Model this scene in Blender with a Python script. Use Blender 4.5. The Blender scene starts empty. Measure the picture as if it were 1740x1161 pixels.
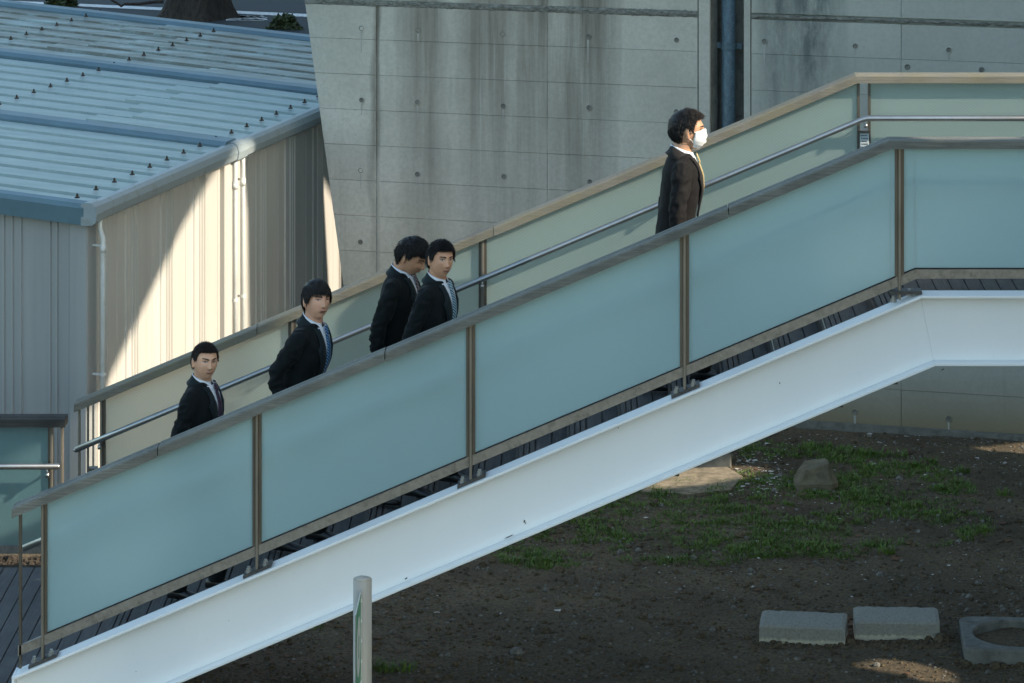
import bpy, bmesh, math, random
import numpy as np
from mathutils import Vector, Matrix, noise as mnoise
from mathutils.bvhtree import BVHTree
random.seed(7); rng = np.random.default_rng(7)
S = bpy.context.scene; COL = S.collection
rad = math.radians

# ------------------------------------------------------------------ camera, sky, sun, exposure
CAM_D, CAM_Z, FPX = 20.0, 7.1, 6000.0            # metres in front of the near balustrade, eye height, focal length in px of a 1740 px frame
PX0, PY0 = 986.0, -765.0                           # principal point of the (keystone corrected) photograph
cd = bpy.data.cameras.new('camera'); cam = bpy.data.objects.new('camera', cd); COL.objects.link(cam)
cam.location = (0, -CAM_D, CAM_Z); cam.rotation_euler = (rad(90), 0, 0)
cd.sensor_width = 36; cd.lens = FPX/1740*36; cd.clip_start = .5; cd.clip_end = 600
cd.shift_x = (870-PX0)/1740; cd.shift_y = -(580.5-PY0)/1740
S.camera = cam
SUN = Vector((1, -.36, .64)).normalized()
W = bpy.data.worlds.new('World'); S.world = W; W.use_nodes = True
wn = W.node_tree.nodes; sky = wn.new('ShaderNodeTexSky'); sky.sky_type = 'NISHITA'; sky.sun_disc = False
sky.sun_elevation = math.asin(SUN.z); sky.sun_rotation = math.atan2(SUN.x, SUN.y)
sky.air_density = 1.0; sky.dust_density = 2.0; sky.ozone_density = 1.0
wb = wn.new('ShaderNodeMix'); wb.data_type = 'RGBA'; wb.blend_type = 'MULTIPLY'; wb.inputs[0].default_value = 1; wb.inputs[7].default_value = (.965, 1.03, .93, 1)   # the camera's cool-to-neutral white balance
W.node_tree.links.new(sky.outputs[0], wb.inputs[6]); W.node_tree.links.new(wb.outputs[2], wn['Background'].inputs[0]); wn['Background'].inputs[1].default_value = .15
sl = bpy.data.lights.new('sun', 'SUN'); sl.energy = 3.0; sl.angle = rad(.53); sl.color = (1, .885, .73)
so = bpy.data.objects.new('sun', sl); COL.objects.link(so); so.rotation_euler = SUN.to_track_quat('Z', 'Y').to_euler()
S.view_settings.view_transform = 'Standard'; S.view_settings.look = 'None'; S.view_settings.gamma = 1
S.view_settings.exposure = 1.32
S.render.engine = 'CYCLES'; S.cycles.max_bounces = 8; S.cycles.use_denoising = True

# ------------------------------------------------------------------ helpers
def at_depth(px, py, D): return Vector(((px-PX0)*D/FPX, D-CAM_D, CAM_Z-(py-PY0)*D/FPX))
def on_z(px, py, z=0.0): return at_depth(px, py, (CAM_Z-z)*FPX/(py-PY0))
def on_plane(px, py, p0, n):
    r = Vector(((px-PX0)/FPX, 1, -(py-PY0)/FPX)); o = Vector((0, -CAM_D, CAM_Z))
    return o + r*((Vector(p0)-o).dot(n)/r.dot(n))

def tag(o, label=None, cat=None, group=None, kind=None):
    if label: o['label'] = label
    if cat: o['category'] = cat
    if group: o['group'] = group
    if kind: o['kind'] = kind
    return o
def empty(name, loc=(0, 0, 0), rz=0, parent=None):
    o = bpy.data.objects.new(name, None); COL.objects.link(o); o.location = loc; o.rotation_euler = (0, 0, rz)
    o.empty_display_size = .1
    if parent: o.parent = parent
    return o
def link(name, me, parent=None, loc=None):
    o = bpy.data.objects.new(name, me); COL.objects.link(o)
    if parent: o.parent = parent
    if loc is not None: o.location = loc
    return o

class MB:
    def __init__(s): s.v = []; s.f = []; s.mi = []
    def add(s, vs, fs, m=0):
        b = len(s.v); s.v += [tuple(v) for v in vs]; s.f += [tuple(b+i for i in f) for f in fs]; s.mi += [m]*len(fs); return s
    def box(s, x0, x1, y0, y1, z0, z1, m=0, ch=0):
        return s.obox(Vector(((x0+x1)/2, (y0+y1)/2, (z0+z1)/2)), Vector((1, 0, 0)), Vector((0, 1, 0)), Vector((0, 0, 1)), abs(x1-x0)/2, abs(y1-y0)/2, abs(z1-z0)/2, m, ch)
    def obox(s, c, X, Y, Z, a, b, h, m=0, ch=0):
        c = Vector(c)
        if ch <= 0:
            vs = [c+X*(a*i)+Y*(b*j)+Z*(h*k) for i in (-1, 1) for j in (-1, 1) for k in (-1, 1)]
            return s.add(vs, [(0, 1, 3, 2), (4, 6, 7, 5), (0, 4, 5, 1), (2, 3, 7, 6), (0, 2, 6, 4), (1, 5, 7, 3)], m)
        vs = []; idx = {}
        for i in (-1, 1):
            for j in (-1, 1):
                for k in (-1, 1):
                    for ax in range(3):
                        q = [a*i, b*j, h*k]
                        for t in range(3):
                            if t != ax: q[t] -= ch*(i, j, k)[t]
                        idx[i, j, k, ax] = len(vs); vs.append(c+X*q[0]+Y*q[1]+Z*q[2])
        fs = []
        for ax in range(3):
            o = [t for t in range(3) if t != ax]
            for sgn in (-1, 1):
                f = []
                for p, q in ((-1, -1), (1, -1), (1, 1), (-1, 1)):
                    k = [0, 0, 0]; k[ax] = sgn; k[o[0]] = p; k[o[1]] = q; f.append(idx[k[0], k[1], k[2], ax])
                fs.append(tuple(f))
        for ax in range(3):                       # edges along axis ax
            o = [t for t in range(3) if t != ax]
            for p in (-1, 1):
                for q in (-1, 1):
                    f = []
                    for e, who in ((-1, 0), (1, 0), (1, 1), (-1, 1)):
                        k = [0, 0, 0]; k[ax] = e; k[o[0]] = p; k[o[1]] = q; f.append(idx[k[0], k[1], k[2], o[who]])
                    fs.append(tuple(f))
        for i in (-1, 1):
            for j in (-1, 1):
                for k in (-1, 1): fs.append(tuple(idx[i, j, k, t] for t in range(3)))
        return s.add(vs, fs, m)
    def prism(s, poly, d, m=0, caps=True):         # poly: list of Vectors, d: extrusion
        n = len(poly); d = Vector(d); vs = [Vector(p) for p in poly]+[Vector(p)+d for p in poly]
        fs = [(i, (i+1) % n, n+(i+1) % n, n+i) for i in range(n)]
        if caps: fs += [tuple(range(n))[::-1], tuple(range(n, 2*n))]
        return s.add(vs, fs, m)
    def rings(s, rings, m=0, cap=True):
        n = len(rings[0]); vs = [p for r in rings for p in r]; fs = []
        for i in range(len(rings)-1):
            for j in range(n): fs.append((i*n+j, i*n+(j+1) % n, (i+1)*n+(j+1) % n, (i+1)*n+j))
        if cap: fs += [tuple(range(n))[::-1], tuple(range((len(rings)-1)*n, len(rings)*n))]
        return s.add(vs, fs, m)
    def tube(s, pts, r, n=12, m=0, cap=True):
        pts = [Vector(p) for p in pts]; rs = r if hasattr(r, '__len__') else [r]*len(pts); R = []
        ref = None
        for i, p in enumerate(pts):
            t = (pts[min(i+1, len(pts)-1)]-pts[max(i-1, 0)]).normalized()
            if ref is None: ref = t.orthogonal().normalized()
            a = (ref-t*ref.dot(t)).normalized(); ref = a; b = t.cross(a)
            R.append([p+(a*math.cos(2*math.pi*k/n)+b*math.sin(2*math.pi*k/n))*rs[i] for k in range(n)])
        return s.rings(R, m, cap)
    def mesh(s, name, mats, smooth=False, fix=True):
        me = bpy.data.meshes.new(name); me.from_pydata(s.v, [], s.f)
        for m in (mats if isinstance(mats, (list, tuple)) else [mats]): me.materials.append(m)
        me.polygons.foreach_set('material_index', s.mi)
        if fix:
            bm = bmesh.new(); bm.from_mesh(me); bmesh.ops.recalc_face_normals(bm, faces=bm.faces); bm.to_mesh(me); bm.free()
        if smooth: me.polygons.foreach_set('use_smooth', [True]*len(me.polygons))
        me.update(); return me
    def build(s, name, mats, parent=None, smooth=False, fix=True): return link(name, s.mesh(name, mats, smooth, fix), parent)

# ------------------------------------------------------------------ materials
class NT:
    def __init__(s, name):
        s.m = bpy.data.materials.new(name); s.m.use_nodes = True; s.t = s.m.node_tree; s.n = s.t.nodes; s.l = s.t.links
        s.b = s.n['Principled BSDF']; s.out = s.n['Material Output']; s.geo = None
    def pos(s, scale=(1, 1, 1), rot=(0, 0, 0), obj=False, loc=(0, 0, 0)):
        if obj: src = s.n.new('ShaderNodeTexCoord').outputs['Object']
        else: src = s.n.new('ShaderNodeNewGeometry').outputs['Position']
        m = s.n.new('ShaderNodeMapping'); m.inputs['Scale'].default_value = scale; m.inputs['Rotation'].default_value = rot; m.inputs['Location'].default_value = loc
        s.l.new(src, m.inputs[0]); return m.outputs[0]
    def noise(s, v, scale, detail=6, rough=.6, dist=0):
        n = s.n.new('ShaderNodeTexNoise'); n.inputs['Scale'].default_value = scale; n.inputs['Detail'].default_value = detail
        n.inputs['Roughness'].default_value = rough; n.inputs['Distortion'].default_value = dist; s.l.new(v, n.inputs['Vector']); return n.outputs['Fac']
    def wave(s, v, scale, dist=0, axis='X'):
        n = s.n.new('ShaderNodeTexWave'); n.bands_direction = axis; n.inputs['Scale'].default_value = scale; n.inputs['Distortion'].default_value = dist
        s.l.new(v, n.inputs['Vector']); return n.outputs['Fac']
    def vor(s, v, scale, out='Distance'):
        n = s.n.new('ShaderNodeTexVoronoi'); n.inputs['Scale'].default_value = scale; s.l.new(v, n.inputs['Vector']); return n.outputs[out]
    def ramp(s, f, stops):
        n = s.n.new('ShaderNodeValToRGB'); e = n.color_ramp.elements
        while len(e) < len(stops): e.new(.5)
        for k, (p, c) in enumerate(stops):
            e[k].position = p; e[k].color = (*c, 1) if hasattr(c, '__len__') else (c, c, c, 1)
        s.l.new(f, n.inputs[0]); return n.outputs[0]
    def math(s, op, a, b=None, c=None, clamp=False):
        n = s.n.new('ShaderNodeMath'); n.operation = op; n.use_clamp = clamp
        for i, x in enumerate((a, b, c)):
            if x is None: continue
            if isinstance(x, (int, float)): n.inputs[i].default_value = x
            else: s.l.new(x, n.inputs[i])
        return n.outputs[0]
    def dot(s, vec):
        g = s.n.new('ShaderNodeNewGeometry'); n = s.n.new('ShaderNodeVectorMath'); n.operation = 'DOT_PRODUCT'
        s.l.new(g.outputs['Position'], n.inputs[0]); n.inputs[1].default_value = vec; return n.outputs['Value']
    def mix(s, f, a, b, mode='MIX'):
        n = s.n.new('ShaderNodeMix'); n.data_type = 'RGBA'; n.blend_type = mode
        for sock, x in ((n.inputs[0], f), (n.inputs[6], a), (n.inputs[7], b)):
            if isinstance(x, (int, float)): sock.default_value = x if sock == n.inputs[0] else (x, x, x, 1)
            elif isinstance(x, tuple): sock.default_value = (*x, 1)
            else: s.l.new(x, sock)
        return n.outputs[2]
    def randv(s):
        return s.n.new('ShaderNodeObjectInfo').outputs['Random']
    def bump(s, h, strength=.3, dist=.01):
        n = s.n.new('ShaderNodeBump'); n.inputs['Strength'].default_value = strength; n.inputs['Distance'].default_value = dist
        s.l.new(h, n.inputs['Height']); s.l.new(n.outputs[0], s.b.inputs['Normal']); return n.outputs[0]
    def set(s, color=None, rough=.6, metal=0, spec=None):
        if color is not None:
            if isinstance(color, tuple): s.b.inputs['Base Color'].default_value = (*color, 1)
            else: s.l.new(color, s.b.inputs['Base Color'])
        if isinstance(rough, (int, float)): s.b.inputs['Roughness'].default_value = rough
        else: s.l.new(rough, s.b.inputs['Roughness'])
        s.b.inputs['Metallic'].default_value = metal
        if spec is not None: s.b.inputs['Specular IOR Level'].default_value = spec
        return s.m

def simple(name, c, rough=.6, metal=0, var=.12, scale=12, stretch=(1, 1, 1), bump=0, spec=None, dirt=None):
    n = NT(name); p = n.pos(stretch); f = n.noise(p, scale)
    a = tuple(x*(1-var) for x in c); b = tuple(min(1, x*(1+var)) for x in c)
    col = n.ramp(f, [(.3, a), (.7, b)])
    if dirt: col = n.mix(n.ramp(n.noise(n.pos(), dirt[1], 8, .7), [(.52, 0), (.75, dirt[2])]), col, dirt[0])
    if bump: n.bump(n.noise(p, scale*4), bump, .004)
    return n.set(col, rough, metal, spec)

M = {}
# white painted steel: faint runs of grey below the flange and tiny dirt specks
n = NT('white_painted_steel'); f = n.noise(n.pos((1, 1, .5)), 1.3, 5); c = n.ramp(f, [(.3, (.77, .80, .81)), (.7, (.83, .845, .845))])
c = n.mix(n.ramp(n.noise(n.pos((3, 1, .8)), 14, 8, .75), [(.60, 0), (.78, .22)]), c, (.42, .42, .38))
c = n.mix(n.ramp(n.noise(n.pos(), 38, 3, .5), [(.78, 0), (.80, .7)]), c, (.20, .17, .14)); n.bump(n.noise(n.pos(), 8), .05, .004)
M['white'] = n.set(c, .38)
# weathered grey timber, grain runs along the rail
def wood(name, dark, light, along=(1.2, 34, 34), moss=None):
    n = NT(name); p = n.pos(along); g = n.noise(p, 3.2, 10, .7); c = n.ramp(g, [(.28, dark), (.52, tuple((a+b)/2 for a, b in zip(dark, light))), (.72, light)])
    c = n.mix(n.ramp(n.noise(n.pos((1, 1, 1)), 3.1, 5, .6), [(.42, 0), (.66, .55)]), c, tuple(x*.6 for x in dark))
    c = n.mix(n.math('MULTIPLY', n.randv(), .35), c, tuple(x*.75 for x in light))
    if moss: c = n.mix(n.ramp(n.noise(n.pos((1, 1, 1)), 5, 6), [(.4, 0), (.6, .7)]), c, moss)
    n.bump(g, .55, .006); return n.set(c, .8)
M['wood'] = wood('weathered_timber', (.070, .073, .066), (.25, .255, .225))
M['wood_far'] = wood('weathered_timber_warm', (.11, .105, .09), (.27, .255, .215), moss=(.185, .17, .11))
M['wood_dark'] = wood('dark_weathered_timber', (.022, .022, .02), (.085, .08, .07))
M['deck'] = wood('deck_board', (.040, .042, .044), (.11, .112, .11), along=(30, 1.2, 30))
M['bronze'] = simple('bronze_anodised_aluminium', (.13, .115, .092), .42, .55, .18, 20, (1, 1, .2))
M['bronze_light'] = simple('pale_bronze_bar', (.235, .21, .17), .42, .5, .15, 20, (1, 1, .2))
M['bronze_rail'] = simple('pale_bronze_frame', (.27, .245, .21), .45, .4, .2, 30, (1, 1, 1), dirt=((.07, .06, .05), 18, .7))
M['steel'] = simple('stainless_tube', (.42, .42, .41), .30, .9, .1, 12, (1, 1, 1))
M['dark_metal'] = simple('dark_base_plate', (.06, .058, .055), .5, .3, .3, 40, dirt=((.16, .12, .09), 30, .6))
M['bolt'] = simple('galvanised_bolt', (.35, .36, .35), .4, .7, .2, 60)
def wired_glass(name, refl, trans, wt, strength, gloss=.10, see=.44, see_c=(.80, .92, .93)):
    n = NT(name); n.n.remove(n.b)
    a = n.wave(n.pos((1, 0, 1), (0, rad(52), 0)), 19, 0, 'X'); b = n.wave(n.pos((1, 0, 1), (0, rad(-52), 0)), 19, 0, 'X')
    w = n.math('MAXIMUM', n.ramp(a, [(.80, 0), (.96, 1)]), n.ramp(b, [(.80, 0), (.96, 1)])); w = n.math('MULTIPLY', w, strength)
    cl = n.noise(n.pos((1, 1, 1)), 1.1, 4, .55)
    cr = n.mix(w, n.mix(cl, tuple(x*.9 for x in refl), tuple(min(1, x*1.1) for x in refl)), wt); ct = n.mix(w, trans, wt)
    fine = n.noise(n.pos(), 420, 2)
    bp = n.n.new('ShaderNodeBump'); bp.inputs['Strength'].default_value = .25; bp.inputs['Distance'].default_value = .001; n.l.new(fine, bp.inputs['Height'])
    d = n.n.new('ShaderNodeBsdfDiffuse'); n.l.new(cr, d.inputs[0]); t = n.n.new('ShaderNodeBsdfTranslucent'); n.l.new(ct, t.inputs[0])
    g = n.n.new('ShaderNodeBsdfGlossy'); g.inputs['Roughness'].default_value = .38; g.inputs['Color'].default_value = (.8, .95, 1, 1); n.l.new(bp.outputs[0], g.inputs['Normal'])
    add = n.n.new('ShaderNodeAddShader'); n.l.new(d.outputs[0], add.inputs[0]); n.l.new(t.outputs[0], add.inputs[1])
    fr = n.n.new('ShaderNodeLayerWeight'); fr.inputs[0].default_value = .25
    mx = n.n.new('ShaderNodeMixShader'); n.l.new(n.math('ADD', n.math('MULTIPLY', fr.outputs['Fresnel'], .5), gloss, clamp=True), mx.inputs[0]); n.l.new(add.outputs[0], mx.inputs[1]); n.l.new(g.outputs[0], mx.inputs[2])
    rf = n.n.new('ShaderNodeBsdfRefraction'); rf.inputs['IOR'].default_value = 1.12; rf.inputs['Roughness'].default_value = .75; n.l.new(n.mix(w, see_c, tuple(x*.8 for x in see_c)), rf.inputs['Color'])
    m2 = n.n.new('ShaderNodeMixShader'); m2.inputs[0].default_value = see; n.l.new(mx.outputs[0], m2.inputs[1]); n.l.new(rf.outputs[0], m2.inputs[2])
    n.l.new(m2.outputs[0], n.out.inputs[0]); return n.m
M['glass_near'] = wired_glass('frosted_wired_glass', (.265, .375, .395), (.27, .35, .355), (.38, .46, .44), .24)
M['glass_far'] = wired_glass('frosted_wired_glass_inner', (.185, .245, .23), (.25, .30, .275), (.42, .48, .44), .42, .05, .50, (.95, .95, .90))
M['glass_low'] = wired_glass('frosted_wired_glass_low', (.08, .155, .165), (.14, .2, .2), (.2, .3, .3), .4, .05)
# concrete: wall-axis aware stains
AL = rad(14.7); WU = Vector((math.cos(AL), -math.sin(AL), 0)); WN = Vector((-math.sin(AL), -math.cos(AL), 0)); W0 = Vector((-336*29.5/FPX, 9.5, 0))
def band(n, u, c, w):       # soft vertical band at wall coordinate c, half width w
    return n.math('SUBTRACT', 1, n.math('DIVIDE', n.math('ABSOLUTE', n.math('SUBTRACT', u, c)), w), clamp=True)
n = NT('board_marked_concrete')
u = n.math('SUBTRACT', n.dot(tuple(WU)), W0.dot(WU)); g = n.n.new('ShaderNodeNewGeometry'); sep = n.n.new('ShaderNodeSeparateXYZ'); n.l.new(g.outputs['Position'], sep.inputs[0]); z = sep.outputs['Z']
cloud = n.noise(n.pos(), 1.1, 8, .62); c = n.ramp(cloud, [(.3, (.45, .435, .375)), (.5, (.54, .525, .46)), (.7, (.63, .615, .55))])
c = n.mix(n.math('MULTIPLY', n.randv(), .35), c, (.42, .41, .355))
fine = n.noise(n.pos(), 30, 8, .7); c = n.mix(n.ramp(fine, [(.35, .35), (.6, 0)]), c, (.30, .30, .26))
strk = n.noise(n.pos((9, 9, .45)), 1.0, 7, .65); strk2 = n.noise(n.pos((26, 26, .8)), 1.0, 6, .6)
lowf = n.math('MULTIPLY', n.math('SUBTRACT', n.noise(n.pos((1.4, 1.4, .5)), 1.5, 4), .5), .30)
ud = n.math('ADD', u, lowf)
bands = n.math('MULTIPLY', band(n, ud, .36, .24), .75)
for cc, w, a in ((.95, .28, .8), (1.30, .2, .8), (1.72, .34, .95), (-.05, .05, .7)): bands = n.math('MAXIMUM', bands, n.math('MULTIPLY', band(n, ud, cc, w), a))
fade = n.math('ADD', n.math('MULTIPLY', z, .34), -.1, clamp=True)
wet = n.math('MULTIPLY', n.math('MULTIPLY', n.math('POWER', bands, .6), n.ramp(strk, [(.30, .25), (.62, 1)])), fade)
c = n.mix(n.math('MULTIPLY', wet, 1.25, clamp=True), c, (.16, .15, .12))
c = n.mix(n.ramp(strk2, [(.60, 0), (.74, .32)]), c, (.62, .63, .58))
c = n.mix(n.ramp(strk, [(.60, 0), (.80, .35)]), c, (.13, .13, .115))
# black run-off on the right-hand block and soot under the top joint
blk = n.math('MULTIPLY', n.math('MAXIMUM', band(n, ud, 3.62, .32), n.math('MULTIPLY', band(n, ud, 3.33, .2), .8)), n.math('ADD', n.math('MULTIPLY', z, .55), -.95, clamp=True))
c = n.mix(n.math('MULTIPLY', n.math('MULTIPLY', blk, n.ramp(n.noise(n.pos((4, 4, 1.2)), 1.4, 8, .75), [(.36, .1), (.6, 1)])), 1.5, clamp=True), c, (.03, .032, .03))
rc = n.ramp(n.math('SUBTRACT', u, 2.9), [(0, 0), (.4, .42)]); c = n.mix(rc, c, (.27, .32, .305))
c = n.mix(n.ramp(z, [(0, .9), (.10, .75), (.52, .0)]), c, (.20, .155, .075))
n.bump(n.math('ADD', n.math('MULTIPLY', fine, .5), n.noise(n.pos(), 110, 4)), .25, .004)
M['concrete'] = n.set(c, .86)
M['rough_joint'] = simple('rough_cast_joint', (.17, .175, .155), .95, 0, .6, 26, (1, 1, 3), .8, dirt=((.30, .31, .29), 9, .8))
M['concrete_old'] = simple('old_concrete', (.165, .165, .145), .9, 0, .3, 9, bump=.5, dirt=((.06, .055, .045), 14, .8))
n = NT('kerb_concrete'); c = n.ramp(n.noise(n.pos(), 60, 8, .7), [(.3, (.215, .21, .18)), (.7, (.35, .345, .305))]); sp = n.n.new('ShaderNodeSeparateXYZ'); n.l.new(n.pos(), sp.inputs[0])
c = n.mix(n.ramp(n.math('ADD', sp.outputs['Z'], n.math('MULTIPLY', n.noise(n.pos((1, 1, .3)), 40, 4), .05)), [(.045, .85), (.062, 0)]), c, (.62, .57, .44))
c = n.mix(n.ramp(n.noise(n.pos(), 90, 3), [(.64, 0), (.68, .7)]), c, (.05, .05, .045)); n.bump(n.noise(n.pos(), 120), .5, .004); M['kerb'] = n.set(c, .95)
n = NT('bare_soil'); p = n.pos(); c = n.ramp(n.noise(p, 1.0, 9, .65), [(.3, (.085, .060, .030)), (.5, (.15, .112, .062)), (.7, (.225, .172, .10))])
c = n.mix(n.ramp(n.noise(p, 40, 8, .8), [(.40, .75), (.56, 0)]), c, (.025, .018, .012))
c = n.mix(n.ramp(n.noise(p, .55, 4, .6), [(.46, 0), (.62, .55)]), c, (.06, .048, .028))
c = n.mix(n.ramp(n.vor(p, 70), [(.0, .55), (.16, 0)]), c, (.17, .155, .13))
n.bump(n.math('ADD', n.noise(p, 55, 8, .7), n.math('MULTIPLY', n.noise(p, 9, 5), 2)), .9, .02); M['soil'] = n.set(c, .95)
M['pebble'] = simple('pebble_grey', (.15, .14, .12), .85, 0, .6, 40)
M['petal'] = simple('pale_petal', (.52, .49, .44), .8, 0, .2, 40)
M['leaf_litter'] = simple('dead_leaf', (.13, .062, .03), .85, 0, .5, 40)
M['straw'] = simple('dry_stalk', (.20, .155, .09), .85, 0, .3, 40)
n = NT('grass_blade'); c = n.ramp(n.noise(n.pos(), 7, 5), [(.3, (.045, .10, .008)), (.5, (.085, .18, .016)), (.75, (.15, .25, .03))]); c = n.mix(n.ramp(n.noise(n.pos(), 60, 2), [(.48, 0), (.64, .8)]), c, (.15, .125, .06))
M['grass'] = n.set(c, .55)
M['asphalt'] = simple('asphalt', (.030, .040, .048), .9, 0, .3, 90, bump=.4)
M['road_white'] = simple('blotched_white', (.74, .76, .76), .7, 0, .1, 20, dirt=((.1, .11, .12), 12, .8))
# prefab building
n = NT('cream_wall_sheet'); c = n.ramp(n.noise(n.pos((5, 5, .25)), 1.2, 6), [(.3, (.49, .465, .415)), (.7, (.60, .575, .52))]); c = n.mix(n.ramp(n.noise(n.pos((8, 8, .4)), 1.5, 5), [(.5, 0), (.75, .25)]), c, (.30, .26, .20)); M['cream'] = n.set(c, .5)
n = NT('grey_wall_sheet'); c = n.ramp(n.noise(n.pos((5, 5, .25)), 1.2, 6), [(.3, (.29, .30, .295)), (.7, (.35, .36, .35))]); M['grey_wall'] = n.set(c, .5)
n = NT('pale_blue_roof_sheet'); c = n.ramp(n.noise(n.pos((.6, 4, 1)), 2.4, 6), [(.3, (.245, .34, .345)), (.7, (.365, .465, .455))])
d = n.ramp(n.noise(n.pos((.8, 3, 1)), 2.0, 9, .75), [(.38, 0), (.56, .95)]); gp = n.math('MULTIPLY', n.math('SUBTRACT', n.dot((.284, .959, 0)), 9.6), .75, clamp=True)
c = n.mix(n.math('MULTIPLY', d, n.math('ADD', gp, .12)), c, (.155, .165, .135)); c = n.mix(n.ramp(n.noise(n.pos((1, 5, 1)), 9, 6, .7), [(.56, 0), (.7, .25)]), c, (.22, .22, .19)); M['roof'] = n.set(c, .45)
M['slate'] = simple('slate_blue_trim', (.10, .175, .215), .45, 0, .12, 5, (1, 1, 1))
M['gutter'] = simple('pale_gutter', (.29, .34, .355), .45, 0, .1, 5, dirt=((.15, .14, .10), 5, .7))
M['pvc'] = simple('white_pvc_pipe', (.70, .71, .68), .35, 0, .06, 6, dirt=((.35, .32, .26), 7, .4))
M['pipe_blue'] = simple('blue_grey_drain_pipe', (.07, .12, .15), .5, 0, .35, 30, (1, 1, .5), dirt=((.25, .32, .36), 70, .7))
M['dark'] = simple('dark_rubber', (.015, .015, .015), .7)
M['rust'] = simple('rusty_bolt', (.045, .032, .022), .8)
M['perf'] = simple('pale_blue_lamp_cover', (.50, .56, .58), .5)
M['sign_green'] = simple('green_sign_face', (.09, .34, .19), .45, 0, .08)
M['sign_white'] = simple('white_sign_print', (.72, .74, .70), .45, 0, .03)
M['post_steel'] = simple('satin_steel_post', (.42, .385, .33), .5, .12, .06, 30, (4, 4, .2))
n = NT('bark'); c = n.ramp(n.noise(n.pos((3, 3, .6)), 6, 8, .7), [(.3, (.018, .014, .011)), (.7, (.075, .058, .045))]); n.bump(n.noise(n.pos((3, 3, .5)), 9, 8), 1, .05); M['bark'] = n.set(c, .95)
M['leaf'] = simple('shrub_leaf', (.045, .06, .02), .6, 0, .5, 9)

# ================================================================== SETTING: ground, road
xs = np.unique(np.concatenate([np.linspace(-80, -8, 13), np.linspace(-8, -1.5, 14), np.arange(-1.5, 4.6, .035), np.linspace(4.6, 12, 12), np.linspace(12, 80, 10)]))
ys = np.unique(np.concatenate([np.linspace(-60, 1.5, 14), np.arange(1.5, 9.0, .04), np.linspace(9, 20, 8), np.linspace(20, 260, 14)]))
def gz(x, y):
    z = .022*(mnoise.noise(Vector((x*.9, y*.9, 0))))+.012*mnoise.noise(Vector((x*4, y*4, 3)))+.006*mnoise.noise(Vector((x*15, y*15, 5)))
    return z
V = [(x, y, gz(x, y) if (-2 < x < 5 and 1 < y < 9.2) else 0.0) for y in ys for x in xs]; nx = len(xs)
Fc = [(j*nx+i, j*nx+i+1, (j+1)*nx+i+1, (j+1)*nx+i) for j in range(len(ys)-1) for i in range(nx-1)]
tag(MB().add(V, Fc).build('ground', M['soil'], smooth=True, fix=False), kind='structure')
mb = MB(); mb.box(-60, 60, 27, 90, -.05, .012); tag(mb.build('road', M['asphalt']), kind='structure')
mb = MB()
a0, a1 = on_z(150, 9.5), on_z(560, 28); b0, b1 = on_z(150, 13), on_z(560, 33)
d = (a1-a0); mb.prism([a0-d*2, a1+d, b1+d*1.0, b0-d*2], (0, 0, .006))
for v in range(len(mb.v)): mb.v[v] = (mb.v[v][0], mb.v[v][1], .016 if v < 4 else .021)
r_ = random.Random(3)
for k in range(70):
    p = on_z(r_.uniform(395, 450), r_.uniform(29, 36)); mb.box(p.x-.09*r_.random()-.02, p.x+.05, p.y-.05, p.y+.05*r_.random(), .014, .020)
tag(mb.build('white_road_strip', M['road_white']), kind='structure')  # white strip and small white flecks laid on the asphalt

# ---- concrete retaining wall --------------------------------------------------------------
ROW = .2955; Z3 = 3.004
def wallpt(u, z, out=0): return W0+WU*u+WN*out+Vector((0, 0, z))
def uz(px, py):
    P = on_plane(px, py, W0, WN); return (P-W0).dot(WU), P.z
zrows = [Z3-ROW*k for k in range(11, -1, -1)]                       # up to 3.004
zrows = [-.12]+[z for z in zrows if z > 0.02]+[3.285, 3.335, Z3+ROW*2.1, Z3+ROW*3.1, Z3+ROW*4.1]
def left_u(z): return -.685+(3.317-z)*((-.347+.685)/(3.317-.96))     # battered end
wall = empty('concrete_wall', wallpt(-.4, 0)); tag(wall, 'long board-marked grey concrete wall with a slanted left end, streaked by damp', 'wall')
wall2 = empty('concrete_wall', wallpt(3.1, 0)); tag(wall2, 'darker concrete wall right of the blue drain pipe, black run-off at its top', 'wall')
def wpart(mb, name, mat, par, smooth=False):
    o = mb.build(name, mat, par, smooth); o.location = -par.location; return o
mb = MB(); mb.prism([wallpt(left_u(-.12)+.02, -.12, -.03), wallpt(2.74, -.12, -.03), wallpt(2.74, 4.5, -.03), wallpt(left_u(4.5)+.02, 4.5, -.03)], -WN*.55); wpart(mb, 'wall_core', M['concrete'], wall)
mb = MB(); mb.prism([wallpt(3.09, -.12, -.03), wallpt(7.6, -.12, -.03), wallpt(7.6, 4.5, -.03), wallpt(3.09, 4.5, -.03)], -WN*.55); wpart(mb, 'wall_core', M['concrete'], wall2)
def slab(par, us, z0, z1, joint=.0035, batter=False):
    for a, b in zip(us[:-1], us[1:]):
        if a is None: a0, a1 = left_u(z0), left_u(z1)
        else: a0 = a1 = a+joint
        prg = random.uniform(-.0022, .0022)
        q = [wallpt(a0, z0+joint, prg), wallpt(b-joint, z0+joint, prg), wallpt(b-joint, z1-joint, prg), wallpt(a1, z1-joint, prg)]
        c = (q[0]+q[1]+q[2]+q[3])/4; qi = [p+(WN*.003)+(c-p).normalized()*.004 for p in q]; qb = [p-WN*.028 for p in q]
        mb = MB(); mb.add(qb+q+qi, [(0, 1, 5, 4), (1, 2, 6, 5), (2, 3, 7, 6), (3, 0, 4, 7), (4, 5, 9, 8), (5, 6, 10, 9), (6, 7, 11, 10), (7, 4, 8, 11), (8, 9, 10, 11), (3, 2, 1, 0)])
        wpart(mb, 'concrete_panel', M['concrete'], par)
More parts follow.
